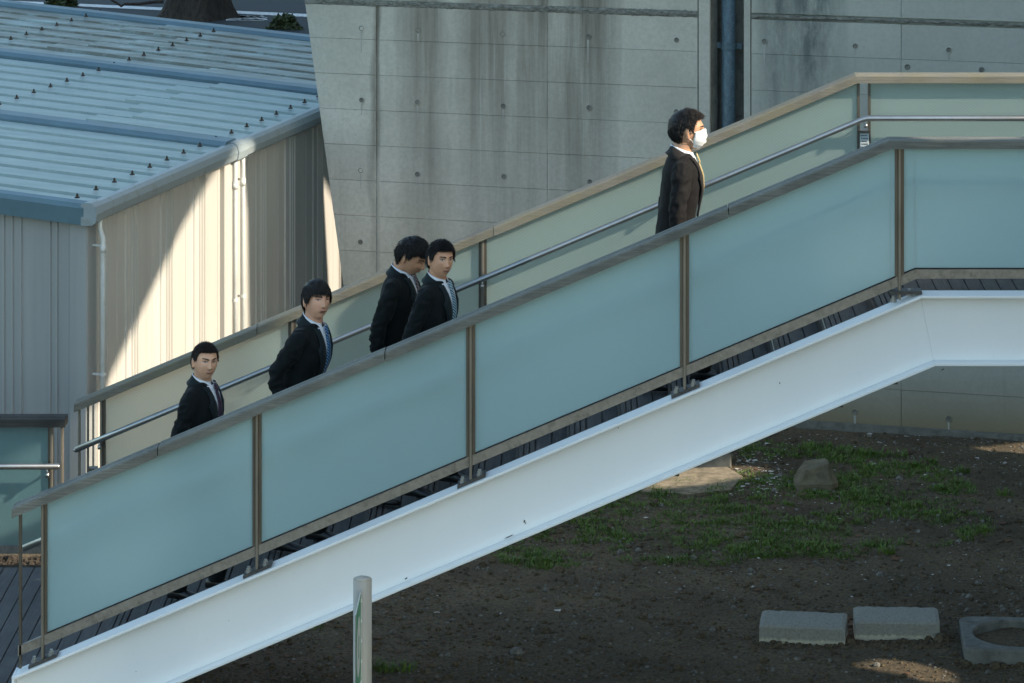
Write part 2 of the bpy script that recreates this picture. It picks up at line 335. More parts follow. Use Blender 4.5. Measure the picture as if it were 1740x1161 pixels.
for z0, z1 in zip(zrows[:-1], zrows[1:]):
    if abs(z0-3.285) < 1e-6: continue
    j = .0010
    slab(wall, [None, -.055], z0, z1, j); slab(wall, [-.028, 1.427, 2.70], z0, z1, j)
    slab(wall2, [3.145, 4.376, 5.68, 6.95], z0, z1, j)
def rough_strip(par, u0, u1, zc, h, name, vertical=False):
    mb = MB(); N = int((u1-u0)/.025) if not vertical else int(h/.03); g = []
    for i in range(N+1):
        t = i/N; row = []
        for k, w in enumerate((-.5, -.28, 0, .28, .5)):
            out = (.006, .014, .018, .014, .006)[k]*(.5+1.1*mnoise.noise(Vector((t*N*.7, k*1.7, par.location.x)))+.3)-.002
            if vertical: row.append(wallpt((u0+u1)/2+w*(u1-u0)+.004*mnoise.noise(Vector((i*.8, k, 1))), zc+t*h, out*.6))
            else: row.append(wallpt(u0+(u1-u0)*t, zc+h*w+.010*mnoise.noise(Vector((i*.35, k*.4, 9))), out))
        g += row
    mb.add(g, [(i*5+k, i*5+k+1, (i+1)*5+k+1, (i+1)*5+k) for i in range(N) for k in range(4)])
    return wpart(mb, name, M['rough_joint'], par, True)
rough_strip(wall, left_u(3.31), 2.70, 3.31, .058, 'rough_joint'); rough_strip(wall2, 3.145, 6.9, 3.31, .030, 'rough_joint')
mb = MB(); mb.prism([wallpt(-.056, -.1, -.012), wallpt(-.027, -.1, -.012), wallpt(-.027, 4.5, -.012), wallpt(-.056, 4.5, -.012)], -WN*.01); wpart(mb, 'joint_filler', M['concrete'], wall)
for par, us, skip in ((wall, (-.19, .314, 1.048, 1.783, 2.523), 0), (wall2, (3.254, 4.0, 4.755, 5.5), 1)):
    for uu in us:
        for k in range(-1, 6):
            z = 3.10-.598*k
            if k == 5: z = .145
            mb = MB(); c = wallpt(uu+random.uniform(-.008, .008), z+random.uniform(-.01, .01), .0035)
            def ring(r, out, n=14): return [c+WU*(r*math.cos(t*2*math.pi/n))+Vector((0, 0, r*math.sin(t*2*math.pi/n)))+WN*out for t in range(n)]
            R = [ring(.029, 0), ring(.027, .004), ring(.021, .004), ring(.016, .0005), ring(.001, .0004)]
            mb.rings(R[:3], 0, False); mb.rings(R[2:], 1, False)
            o = wpart(mb, 'tie_hole', [M['concrete'], M['concrete_old']], par, True)
            if random.random() < .6:
                mb = MB(); w = random.uniform(.006, .011); L = random.uniform(.07, .2)
                mb.prism([c+WN*.001-Vector((0, 0, .025))-WU*w, c+WN*.001-Vector((0, 0, .025))+WU*w, c+WN*.001-Vector((0, 0, .025+L))+WU*w*.3, c+WN*.001-Vector((0, 0, .025+L))-WU*w*.3], WN*.0015)
                wpart(mb, 'lime_streak', M['lime'] if 'lime' in M else M.setdefault('lime', simple('lime_bloom', (.38, .38, .35), .9)), par)
for uu in (4.426, 5.025):
    for z in (2.943, 2.35):
        c = wallpt(uu, z, .0035); mb = MB(); mb.rings([[c+WU*(r*math.cos(t*.4488))+Vector((0, 0, r*math.sin(t*.4488)))+WN*o_ for t in range(14)] for r, o_ in ((.024, 0), (.022, .004), (.015, .001), (.001, .001))], 0, False); wpart(mb, 'tie_hole', M['rough_joint'], wall2, True)
# edge strips beside the recess, recess back, footing
for a, b, par in ((2.708, 2.80, wall), (3.085, 3.138, wall2)):
    mb = MB(); mb.prism([wallpt(a, -.12, .006), wallpt(b, -.12, .006), wallpt(b, 4.5, .006), wallpt(a, 4.5, .006)], -WN*.3); wpart(mb, 'edge_strip', M['concrete'], par)
mb = MB(); mb.prism([wallpt(2.78, -.12, -.22), wallpt(3.10, -.12, -.22), wallpt(3.10, 4.5, -.22), wallpt(2.78, 4.5, -.22)], -WN*.1); wpart(mb, 'recess_back', M['concrete_old'], wall)
mb = MB(); mb.prism([wallpt(2.79, -.12, -.02), wallpt(2.835, -.12, -.12), wallpt(2.835, 4.5, -.12), wallpt(2.79, 4.5, -.02)], -WN*.08); wpart(mb, 'recess_side', M['concrete_old'], wall)
mb = MB(); mb.prism([wallpt(3.09, -.1, .05), wallpt(6.9, -.1, .05), wallpt(6.9, .045, .05), wallpt(3.09, .055, .05)], -WN*.06); wpart(mb, 'footing', M['concrete_old'], wall2)
pipe = empty('drain_pipe', wallpt(2.935, 0, -.1)); tag(pipe, 'dark blue-grey drain pipe running up the recess between the concrete walls', 'drain pipe')
mb = MB(); mb.tube([wallpt(2.935, 0, -.1), wallpt(2.935, 4.6, -.1)], .056, 20); wpart(mb, 'pipe', M['pipe_blue'], pipe, True)
for z in (3.045, 1.6):
    mb = MB(); mb.tube([wallpt(2.935, z-.028, -.1), wallpt(2.935, z+.028, -.1)], .062, 20)
    mb.obox(wallpt(2.935, z, -.13), WU, WN, Vector((0, 0, 1)), .105, .008, .024); wpart(mb, 'clamp', M['pipe_blue'], pipe)

# ---- footbridge stair -----------------------------------------------------------------------
XL, XB, XR = -3.2133, 1.7467, 5.2
SL = .42
def zr(x): return 3.033+SL*x if x < XB else 3.033+SL*XB         # top of the timber rail
PHI = math.atan(SL)
def zoff(x, d):                                                   # line offset d (perpendicular) below the rail top, mitred at the bend
    xb = XB+d*math.tan(PHI/2)
    return (3.033+SL*x-d/math.cos(PHI)) if x < xb else 3.033+SL*XB-d
def bend(d): return XB+d*math.tan(PHI/2)
def bandmesh(mb, x0, x1, d0, d1, y0, y1, m=0, tilt=None):
    X0 = [x0]+([bend(d0)] if x0 < bend(d0) < x1 else [])+[x1]; X1 = [x0]+([bend(d1)] if x0 < bend(d1) < x1 else [])+[x1]
    if len(X0) != len(X1): X0 = X1 = sorted(set(X0+X1))
    for k in range(len(X0)-1):
        q = [Vector((X0[k], y0, zoff(X0[k], d0))), Vector((X0[k+1], y0, zoff(X0[k+1], d0))), Vector((X1[k+1], y0, zoff(X1[k+1], d1))), Vector((X1[k], y0, zoff(X1[k], d1)))]
        mb.prism(q, (0, y1-y0, 0), m)
    return mb
STW = 2.45                                                        # distance between the balustrades
st = empty('staircase', (0, 0, 0)); tag(st, 'long white steel stair with grey timber treads rising to a landing at the right', 'staircase')
for yy, nm in ((0, 'beam'), (STW, 'beam')):
    mb = MB(); BD0, BD1 = .875, 1.272
    bandmesh(mb, XL+.02, XR, BD0+.016, BD1-.016, yy-.006, yy+.006); bandmesh(mb, XL+.02, XR, BD0, BD0+.016, yy-.085, yy+.065); bandmesh(mb, XL+.02, XR, BD1-.016, BD1, yy-.085, yy+.085)
    x = XL+.02; mb.box(x-.014, x, yy-.085, yy+.085, zoff(x, BD1)-.004, zoff(x, BD0))
    o = mb.build(nm, M['white'], st); bv = o.modifiers.new('b', 'BEVEL'); bv.width = .003; bv.segments = 2; bv.limit_method = 'ANGLE'
    x = -2.9; mb = MB(); mb.box(XL+.05, XL+.45, yy-.12, yy+.12, -.05, zoff(XL+.4, BD1)-.03); mb.build('base_block', M['concrete_old'], st)
    if yy == 0:                                                   # rust chips, small scars in the paint
        for (px, py, w, h) in ((891, 886, 3, 5), (893, 889, 2, 3), (690, 983, 5, 3), (865, 912, 16, 2), (1069, 713, 3, 3), (1325, 651, 1.5, 4), (1357, 588, 14, 2), (1602, 628, 6, 2), (1051, 727, 2, 2), (1280, 745, 14, 2)):
            mb = MB(); c = at_depth(px, py, CAM_D-.0068); mb.prism([c+Vector((a*w*.5/300, 0, b*h*.5/300+a*w*.5/300*SL)) for a, b in ((-1, -.4), (-.2, -1), (1, -.3), (.6, .9), (-.5, .7))], (0, -.0012, 0))
            mb.build('paint_chip', M['rust'], st)
ZL = zr(9)-1.24; RUN = .311; RISE = RUN*SL; XS = 1.80
y0, y1 = .10, STW-.10
def board_mesh(w, name, t=.024):
    mb = MB(); mb.box(0, w, 0, y1-y0, -t, 0, 0, .003); return mb.mesh(name, M['deck'])
bm_wide, bm_strip = board_mesh(.094, 'board'), board_mesh(.028, 'nosing_strip', .03)
NST = 16
for k in range(1, NST):
    x0 = XS-RUN*k; z = ZL-RISE*k
    mb = MB(); mb.box(x0+.012, x0+RUN+.008, y0+.01, y1-.01, z-.050, z-.032); mb.box(x0+RUN-.016, x0+RUN-.002, y0, y1, z-.03, z+RISE-.034)
    sp = mb.build('step', M['dark_metal'], st)
    for i in range(3): link('nosing_strip', bm_strip, sp, (x0+.002+i*.034, y0, z+.003))
    for i in range(2): link('board', bm_wide, sp, (x0+.105+i*.100, y0, z))
la = empty('landing', (0, 0, 0), parent=st)
mb = MB(); mb.box(XS, XR, y0, y1, ZL-.06, ZL-.028); mb.build('landing_frame', M['dark_metal'], la)
for i in range(3): link('nosing_strip', bm_strip, la, (XS-.0+i*.034, y0, ZL+.003))
x = XS+.105
while x < XR-.1: link('board', bm_wide, la, (x, y0, ZL)); x += .100
# lower timber deck
zd = ZL-RISE*NST
dk = tag(empty('timber_deck', (-5, 1.2, zd)), kind='structure')
mb = MB(); mb.box(-8.2, XL+.2, -1.6, 3.14, zd-.18, zd-.028); o = mb.build('deck_frame', M['dark_metal'], dk); o.location = -dk.location
bl = MB(); bl.box(0, .094, 0, 4.72, -.024, 0, 0, .003); bl = bl.mesh('board', M['deck'])
x = XS-RUN*(NST-1)-.105
while x > -6.0: link('board', bl, dk, (x+5, -1.6-1.2, 0)); x -= .100

mb = MB(); mb.box(-8.2, -2.95, 3.16, 4.6, -.05, .028); tag(mb.build('shade_strip', simple('shade_dark_soil', (.03, .023, .016), .95, 0, .6, 30, bump=1)), kind='structure')  # dark sheet added over sunlit soil, shade put into its colour
# ---- balustrades ------------------------------------------------------------------------------
POSTS = [-3.043, -1.83, -.62, .59, 1.807, 3.02, 4.23]
def railing(Y, inn, label, glass, woodm, near):
    R = empty('glass_railing', (XL, Y, zr(XL)-.95)); off = -R.location
    tag(R, label, 'railing')
    def P(mb, name, mat, smooth=False, lab=None):
        o = mb.build(name, mat, R, smooth); o.location = off
        if lab: o['label'] = lab
        return o
    # timber top rail in boards
    cuts = [XL, (270-986)/300, (655-986)/300, .25*0+(1237-986)/300, XB, 3.6, XR] if near else [XL, -2.05, -.55, .62, XB, 3.3, XR]
    for a, b in zip(cuts[:-1], cuts[1:]):
        g = .0028; mb = MB()
        prof = [(-.066, .008), (-.066, .050), (.066, .050), (.066, .008), (.060, 0), (.020, 0), (.0165, .006), (.0075, .006), (.004, 0), (-.060, 0)]
        def sec(x, jj): return [Vector((x+(0 if x not in (XB,) else d*math.tan(PHI/2)), Y+yy*(1 if near else -1)*1, zoff(x+(0 if x != XB else d*math.tan(PHI/2)-1e-6), d+jj))) for yy, d in prof]
        jj = random.uniform(-.0015, .0015)
        mb.rings([sec(a+(g if a != XB else 0), jj), sec(b-(g if b != XB else 0), jj)]); P(mb, 'rail_board', woodm)
    # glass panels and frames
    ends = [p for p in POSTS]
    for i, (a, b) in enumerate(zip(ends[:-1], ends[1:])):
        ga, gb = a+.0255, b-.0255
        if not near and abs(b-1.807) < 1e-3: gb = 1.772-.012
        if not near and abs(a-1.807) < 1e-3: ga = 1.833+.012
        mb = MB(); bandmesh(mb, ga, gb, .049, .738, Y-.005, Y+.005); P(mb, 'glass_panel', glass)
        for x in (ga-.0165, gb):
            mb = MB(); x1 = x+.0165; mb.prism([Vector((x, Y-.016, zoff(x, .051))), Vector((x1, Y-.016, zoff(x1, .051))), Vector((x1, Y-.016, zoff(x1, .742))), Vector((x, Y-.016, zoff(x, .742)))], (0, .032, 0)); P(mb, 'stile', M['bronze'])
        mb = MB(); bandmesh(mb, ga-.0165, gb+.0165, .740, .792, Y-.018, Y+.018); P(mb, 'bottom_frame', M['bronze_rail'])
        mb = MB(); bandmesh(mb, ga, gb, .733, .740, Y-.008, Y+.008); P(mb, 'glazing_seal', M['dark'])
    for i, x in enumerate(POSTS):
        if not near and i == 4: continue
        mb = MB(); w = .0075; mb.box(x-w, x+w, Y-.030, Y+.026, zoff(x, .862), zoff(x, .052), 0, .002); P(mb, 'post', M['bronze_light'])
    for i, x in enumerate(POSTS):
        mb = MB(); c = .085; d0, d1 = .868, .856; sx = x+(.0 if x < XB else 0.0)
        if abs(x-1.807) < 1e-3: mb.box(x-.06, x+.125, Y-.055, Y+.05, zoff(3, .874), zoff(3, .858), 0, .002); nx_ = ((x-.035, 0), (x+.055, 0))
        else:
            bandmesh(mb, x-.075, x+.085, .858, .874, Y-.055, Y+.05); nx_ = ((x-.045, 0), (x+.05, 0))
        bp = P(mb, 'base_plate', M['dark_metal'])
        if near:
            for bx, _ in nx_:
                for by in (-.022,):
                    mb = MB(); z0 = zoff(bx, .858); mb.tube([(bx, Y+by, z0-.004), (bx, Y+by, z0+.008)], .019, 6); mb.tube([(bx, Y+by, z0+.006), (bx, Y+by, z0+.034)], .010, 8); mb.tube([(bx, Y+by, z0+.008), (bx, Y+by, z0+.022)], .015, 6)
                    b_ = mb.build('bolt', M['bolt'], bp); b_.parent = bp
    # open bay at the foot of the stair
    for x, w in (((XL+.043, .008),) if near else ((XL+.028, .007), (XL+.083, .006))):
        mb = MB(); mb.box(x-w, x+w, Y-.016, Y+.016, zoff(x, .862 if near else .87), zoff(x, .052), 0, .002); P(mb, 'end_post', M['bronze_light' if not near else 'bronze'])
    mb = MB(); bandmesh(mb, XL+.03, POSTS[0]-.008, .742, .792, Y-.016, Y+.016); P(mb, 'bottom_frame', M['bronze_rail'])
    # grab tube on the inner side
    yt = Y+inn*.105; zt = .265
    x0 = XL+.04 if near else XL+.02
    pts = [(x0, yt, zoff(x0, zt)), (x0+.5, yt, zoff(x0+.5, zt)), (bend(zt)-.02, yt, zoff(bend(zt)-.02, zt)), (bend(zt)+.02, yt, zoff(9, zt)), (XR, yt, zoff(9, zt))]
    mb = MB(); mb.tube(pts, .019, 14)
    mb.tube([(x0-.012, yt, zoff(x0-.012, zt)), (x0, yt, zoff(x0, zt))], [.010, .019], 14)
    P(mb, 'grab_tube', M['steel'], True)
    for i, x in enumerate(POSTS):
        zb = zoff(x, zt); mb = MB(); mb.tube([(x, Y+inn*.012, zb-.05), (x, yt, zb-.05), (x, yt, zb-.012)], .007, 8)
        mb.tube([(x, yt, zb-.060), (x, yt, zb-.036)], .011, 8); P(mb, 'tube_bracket', M['steel'], True)
    # perforated lamp covers in the open bays
    if not near:
        for xa, xb_ in ((XL+.095, POSTS[0]-.03), (1.776, 1.832)):
            zc = zoff(xa, .43) if xa < 0 else zoff(9, .365)
            mb = MB(); mb.box(xa-.004, xb_+.004, Y-.045, Y+.02, zc-.004, zc+.012); P(mb, 'lamp_hood', M['bronze'])
            mb = MB(); mb.box(xa, xb_, Y-.040, Y+.02, zc-.30, zc-.006, 0, .002)
            lc = P(mb, 'lamp_cover', M['perf']); mb = MB()
            for i in range(5):
                for j in range(15):
                    px = xa+.006+(xb_-xa-.012)*(i+(.5 if j % 2 else 0))/5; pz = zc-.02-j*.018
                    mb.box(px-.003, px+.003, Y-.0412, Y-.0400, pz-.003, pz+.003)
            o = mb.build('perforation', M['dark'], lc); o['kind'] = 'stuff'
    return R
railing(0, 1, 'nearest frosted glass balustrade with a grey timber top rail on the white beam', M['glass_near'], M['wood'], True)
railing(STW, -1, 'farther frosted glass balustrade with a steel grab tube, behind the walking men', M['glass_far'], M['wood_far'], False)
# low railing at the left edge of the deck
LY = 4.2; LZ = CAM_Z-(707+765)*24.2/FPX
R = empty('glass_railing', at_depth(100, 940, 24.2)); tag(R, 'short level glass railing with dark timber top at the left edge', 'railing'); off = -R.location
def LP(mb, name, mat, smooth=False): o = mb.build(name, mat, R, smooth); o.location = off; return o
X1 = at_depth(113, 0, 24.2).x
for a, b in ((-6.2, -4.62), (-4.617, X1)):
    mb = MB(); mb.rings([[Vector((x, LY+yy, LZ+zz)) for yy, zz in ((-.07, -.008), (-.07, -.062), (.07, -.062), (.07, -.008), (.06, 0), (-.02, 0), (-.024, -.006), (-.03, -.006), (-.035, -.002))] for x in (a, b)]); LP(mb, 'rail_board', M['wood_dark'])
X2 = at_depth(82, 0, 24.2).x
for a, b in ((X2-1.18, X2), (X2-2.45, X2-1.25)):
    mb = MB(); mb.box(a, b, LY-.005, LY+.005, LZ-.89, LZ-.06); LP(mb, 'glass_panel', M['glass_low'])
    mb = MB(); mb.box(a-.03, b+.03, LY-.018, LY+.018, LZ-.94, LZ-.885); LP(mb, 'bottom_frame', M['bronze_rail'])
    for x in (a-.017, b):
        mb = MB(); mb.box(x, x+.017, LY-.016, LY+.016, LZ-.885, LZ-.063); LP(mb, 'stile', M['bronze'])
for x, m in ((X2+.026, 'bronze_light'), (X2+.096, 'bronze_light'), (X2-1.215, 'bronze_light')):
    mb = MB(); mb.box(x-.008, x+.008, LY-.03, LY+.026, LZ-1.02, LZ-.063, 0, .002); LP(mb, 'post', M[m])
mb = MB(); mb.box(X2, X2+.09, LY-.016, LY+.016, LZ-.94, LZ-.90); LP(mb, 'bottom_frame', M['bronze_rail'])
zt = LZ-.32; xe = at_depth(102, 0, 24.1).x; mb = MB(); mb.tube([(-6.2, LY-.105, zt), (xe-.008, LY-.105, zt), (xe, LY-.105, zt)], [.020, .020, .012], 14); LP(mb, 'grab_tube', M['steel'], True)
for x in (X2+.01,):
    mb = MB(); mb.tube([(x, LY-.02, zt-.06), (x, LY-.105, zt-.06), (x, LY-.105, zt-.01)], .008, 8); mb.tube([(x, LY-.105, zt-.075), (x, LY-.105, zt-.045)], .013, 8); LP(mb, 'tube_bracket', M['steel'], True)

# ---- prefab building ------------------------------------------------------------------------------
BA = rad(16.5); Bv = Vector((math.sin(BA), math.cos(BA), 0)); Av = Vector((math.cos(BA), -math.sin(BA), 0)); C0 = Vector(((148-PX0)*26/FPX, 6, 2.29)); TP = .068
def bp_(s, u, z=None, h=0): p = C0+Bv*s-Av*u; p.z = (C0.z+TP*u+h) if z is None else z; return p
b1 = empty('prefab_building', bp_(1.3, 2, 0)); tag(b1, 'low prefabricated building with pale blue ribbed metal roof and cream sheet walls', 'building')
def BP(mb, name, mat, par=None, smooth=False):
    o = mb.build(name, mat, par or b1, smooth)
    if par is None: o.location = -b1.location
    return o
U_MAX = 7.2
# wall panels with fine ribs
def wall_panel(org, dirv, nrm, w, ztop0, ztop1, mat, ribs):
    prof = [(0, 0), (.004, .008), (w-.006, .008), (w-.002, 0)]
    pts = [(0, -.004), (.006, .006)]
    for rc in ribs: pts += [(rc-.014, .006), (rc-.008, .019), (rc+.008, .019), (rc+.014, .006)]
    pts += [(w-.006, .006), (w, -.004)]
    mb = MB(); top = []; bot = []
    for t, o_ in pts:
        p = org+dirv*t+nrm*o_; zt_ = ztop0+(ztop1-ztop0)*t/w; top.append(Vector((p.x, p.y, zt_))); bot.append(Vector((p.x, p.y, -.05)))
    n_ = len(pts); mb.add(bot+top, [(i, i+1, n_+i+1, n_+i) for i in range(n_-1)])
    back = [org-nrm*.05, org+dirv*w-nrm*.05]; mb.prism([Vector((back[0].x, back[0].y, -.05)), Vector((back[1].x, back[1].y, -.05)), Vector((back[1].x, back[1].y, ztop1)), Vector((back[0].x, back[0].y, ztop0))], -nrm*.02)
    return BP(mb, 'wall_panel', mat)
for k in range(13):
    s0 = -.14+.66*k
    if k == 0: s0 = .04; w = .48
    else: w = .66
    if k > 0: s0 = .52+.66*(k-1)
    p = bp_(s0, .0, 0); p.z = 0
    wall_panel(p, Bv, Av, w, 2.235, 2.235, M['cream'], [.16, .28, .33, .38] if k else [.12, .24, .29])
for k in range(9):
    p = bp_(-.005, .128+.66*k, 0); p.z = 0
    wall_panel(p, -Av, -Bv, .66, 2.19+TP*(.16+.66*k), 2.19+TP*(.82+.66*k), M['grey_wall'], [.11, .165, .40, .47, .54])
mb = MB(); mb.obox(bp_(.045, .055, 1.08), Av, Bv, Vector((0, 0, 1)), .075, .085, 1.12, 0, .012); BP(mb, 'corner_post', M['grey_wall'])
mb = MB(); mb.obox(bp_(2.62, -.02, 1.1), Av, Bv, Vector((0, 0, 1)), .03, .075, 1.12, 0, .006); BP(mb, 'corner_post', M['cream'])
mb = MB(); mb.prism([bp_(8.3, -.0, -.05), bp_(8.3, 6.9, -.05), bp_(8.3, 6.9, 2.5), bp_(8.3, 0, 2.15)], -Bv*.05); BP(mb, 'back_wall', M['grey_wall'])
# roof
rf_mb = MB(); rf_mb.prism([bp_(-.06, -.04, None, -.10), bp_(8.2, -.04, None, -.10), bp_(8.2, U_MAX, None, -.10), bp_(-.06, U_MAX, None, -.10)], (0, 0, .035))
roof = BP(rf_mb, 'roof', M['slate'])
pitch = .3345
def rib(s0, lap=None):
    mb = MB(); prof = [(0, -.085), (.020, -.085), (.036, 0), (.285, -.004), (.318, -.085), (pitch+.001, -.085)]
    segs = [(-.03, U_MAX)] if not lap else [(-.03, lap+.03), (lap, U_MAX)]
    for i, (ua, ub) in enumerate(segs):
        top = []; 
        for uu in (ua, ub):
            top.append([bp_(s0+t, uu, None, h+.014*(i == 0 and lap is not None)*(1 if uu == ub else .2)) for t, h in prof])
        N = len(prof); vs = top[0]+top[1]+[p-Vector((0, 0, .005)) for p in top[0]]+[p-Vector((0, 0, .005)) for p in top[1]]
        fs = [(k, k+1, N+k+1, N+k) for k in range(N-1)]+[(2*N+k, 3*N+k, 3*N+k+1, 2*N+k+1) for k in range(N-1)]+[(k, 2*N+k, 2*N+k+1, k+1) for k in range(N-1)]+[(N+k, N+k+1, 3*N+k+1, 3*N+k) for k in range(N-1)]
        mb.add(vs, fs)
    return mb.build('roof_sheet', M['roof'], roof)
s = -.10; k = 0; bolts = MB()
def bolt_at(s, u):
    c = bp_(s, u, None, .012); bolts.rings([[c+Vector((r*math.cos(t*math.pi/4), r*math.sin(t*math.pi/4), h)) for t in range(8)] for r, h in ((.021, 0), (.019, .006), (.009, .012), (.008, .030), (.004, .034))])
lapu = {9: 1.62, 10: 1.55, 11: 1.50, 12: 1.44, 13: 1.40, 14: 1.36, 15: 1.3}
idx = 0
while s < 8.2:
    lap = 1.05+.09*((idx*7) % 5) if 8 <= idx <= 17 else (2.3+.13*((idx*5) % 7) if idx > 17 else None)
    rib(s, lap)
    for uu in (.11, 2.2, 3.54, 4.9):
        bolt_at(s+.167, uu)
    s += pitch; idx += 1
bo = bolts.build('roof_bolt', M['rust'], roof); bo['kind'] = 'stuff'
for sc, w in ((2.68, .14), (5.40, .13), (7.98, .12)):
    mb = MB(); pr = [(-w, -.055), (-w, .012), (-w*.6, .038), (w*.6, .038), (w, .012), (w, -.055)]
    mb.rings([[bp_(sc+t, uu, None, h) for t, h in pr] for uu in (-.045, U_MAX)]); mb.build('ridge_cap', M['slate'], roof)
# verge trim at the front, eaves gutter at the side
mb = MB(); pr = [(-.105, -.145), (-.115, -.02), (-.095, .012), (-.02, .02), (.0, -.03), (-.07, -.145)]
mb.rings([[bp_(t, uu, None, h) for t, h in pr] for uu in (-.02, U_MAX)]); mb.build('verge_trim', M['slate'], roof)
def gutter(s0, s1, sag=.0):
    mb = MB(); pr = [(-.005, .0), (-.03, .012), (-.075, .010), (-.105, -.012), (-.118, -.06), (-.108, -.115), (-.08, -.135), (-.0, -.138)]
    N = 14; R = []
    for i in range(N+1):
        ss = s0+(s1-s0)*i/N
        R.append([bp_(ss, t-.0, None, 0)+Vector((0, 0, h-TP*t)) for t, h in pr])
    mb.rings(R); return mb.build('gutter', M['gutter'], roof, False)
gutter(.02, 2.66); gutter(2.86, 8.3)
for sc, w in ((-.045, .065), (2.76, .10)):
    mb = MB(); pr = [(-.0, .010), (-.03, .022), (-.078, .020), (-.112, -.008), (-.127, -.06), (-.117, -.12), (-.085, -.145), (.0, -.148)]
    mb.rings([[bp_(ss, t, None, 0)+Vector((0, 0, h-TP*t)) for t, h in pr] for ss in (sc-w, sc-w*.6, sc+w*.6, sc+w)]); mb.build('gutter_cover', M['gutter'], roof)
def downpipe(s0, label, elbow=True, off=.10, r=.019, dx=0):
    dp = empty('downpipe', bp_(s0, -off, 0)); tag(dp, label, 'downpipe', 'white downpipes on the prefab building')
    mb = MB(); a = bp_(s0, -.075 if s0 < .5 else -off, 2.15); q = [a, a-Vector((0, 0, .05)), bp_(s0-dx, -off-.0, 2.05)-Vector((0, 0, .03)), bp_(s0-dx, -off, 1.93), bp_(s0-dx, -off, 0)]
    mb.tube(q, r, 14); mb.tube([bp_(s0-dx, -off, 1.92), bp_(s0-dx, -off, 1.97)], r+.004, 14); o = mb.build('pipe', M['pvc'], dp, True); o.location = -dp.location
    for z in (1.97-.0, 1.02):
        mb = MB(); c = bp_(s0-dx, -off, z); mb.tube([c-Vector((0, 0, .01)), c+Vector((0, 0, .01))], r+.004, 12); e = bp_(s0-dx, 0, z)
        mb.obox((c+e)/2, Av, Bv, Vector((0, 0, 1)), (off)/2, .004, .008)
        if s0 < .5: mb.obox(c-Av*.07-Bv*.01, Av, Bv, Vector((0, 0, 1)), .07, .004, .006)
        o = mb.build('clamp', M['pvc'], dp); o.location = -dp.location
downpipe(.06, 'white downpipe at the front corner of the prefab building', dx=.0)
downpipe(2.735, 'left of two white downpipes side by side on the cream wall', off=.06, r=.021)
downpipe(2.90, 'right of two white downpipes side by side on the cream wall', off=.06, r=.021)

# ---- trees and shrubs beyond the roof ---------------------------------------------------------------
def tree(base, h, r, label, seed):
    rr = random.Random(seed); T = empty('tree', base); tag(T, label, 'tree')
    mb = MB(); N = 28
    def trunk_ring(z):
        fl = 1+.35*math.exp(-z/.2)+.12*math.exp(-z/.8); return [Vector((math.cos(a)*r*fl*(1+.16*math.sin(5*a+seed)*math.exp(-z/.7)+.07*mnoise.noise(Vector((3*math.cos(a), 3*math.sin(a), z)))), math.sin(a)*r*fl*(1+.16*math.sin(4*a)*math.exp(-z/.7)), z)) for a in [2*math.pi*k/N for k in range(N)]]
    zs = [-.1, .0, .08, .18, .35, .6, 1, 1.5, 2.2]; R = [trunk_ring(max(z, 0)) for z in zs]
    for q, z in zip(R, zs):
        for p in q: p.z = z; p.x *= 1-.12*z/2.2; p.y *= 1-.12*z/2.2
    mb.rings(R); mb.build('trunk', M['bark'], T, True)
    mb = MB(); tips = []
    def limb(p, d, L, rad0, depth):
        pts = [p]; rs = [rad0]
        for k in range(5):
            d = (d+Vector((rr.uniform(-.25, .25), rr.uniform(-.25, .25), rr.uniform(-.12, .15)))).normalized(); p = p+d*L/5; pts.append(p); rs.append(rad0*(1-.13*(k+1)))
            if depth < 3 and k >= 2:
                limb(p, (d+Vector((rr.uniform(-1, 1), rr.uniform(-1, 1), rr.uniform(-.2, .5)))).normalized(), L*.62, rad0*.5, depth+1)
        mb.tube(pts, rs, 7); tips.extend(pts[2:])
    for a in range(5): limb(Vector((0, 0, 1.9)), Vector((math.cos(a*1.26), math.sin(a*1.26), .9)).normalized(), h*.42, r*.5, 0)
    mb.build('limb', M['bark'], T, True)
    lf = MB()
    for p in tips:
        for _ in range(3):
            c = p+Vector((rr.gauss(0, .3), rr.gauss(0, .3), rr.gauss(0, .3))); a = Vector((rr.gauss(0, 1), rr.gauss(0, 1), rr.gauss(0, 1))).normalized()*.1; b = a.orthogonal().normalized()*.06
            lf.add([c-a, c+b, c+a, c-b], [(0, 1, 2, 3)])
    o = lf.build('crown', M['leaf'], T, fix=False); o['kind'] = 'stuff'
    return T
tree(at_depth(337, 0, 53.6)*1.0-Vector((0, 0, at_depth(337, 0, 53.6).z)), 8, .40, 'big dark tree trunk with flaring roots beyond the blue roof', 3)
tw = MB(); pts = [at_depth(x, y, 53.2) for x, y in ((278, 3), (262, 3.5), (235, 7), (212, 7), (206, 11), (198, 5), (190, 1), (186, -6))]; tw.tube(pts, [.03, .026, .022, .02, .018, .018, .018, .015], 6)
o = tw.build('fallen_branch', M['bark']); tag(o, 'thin drooping twig hanging left of the dark tree trunk', 'branch')
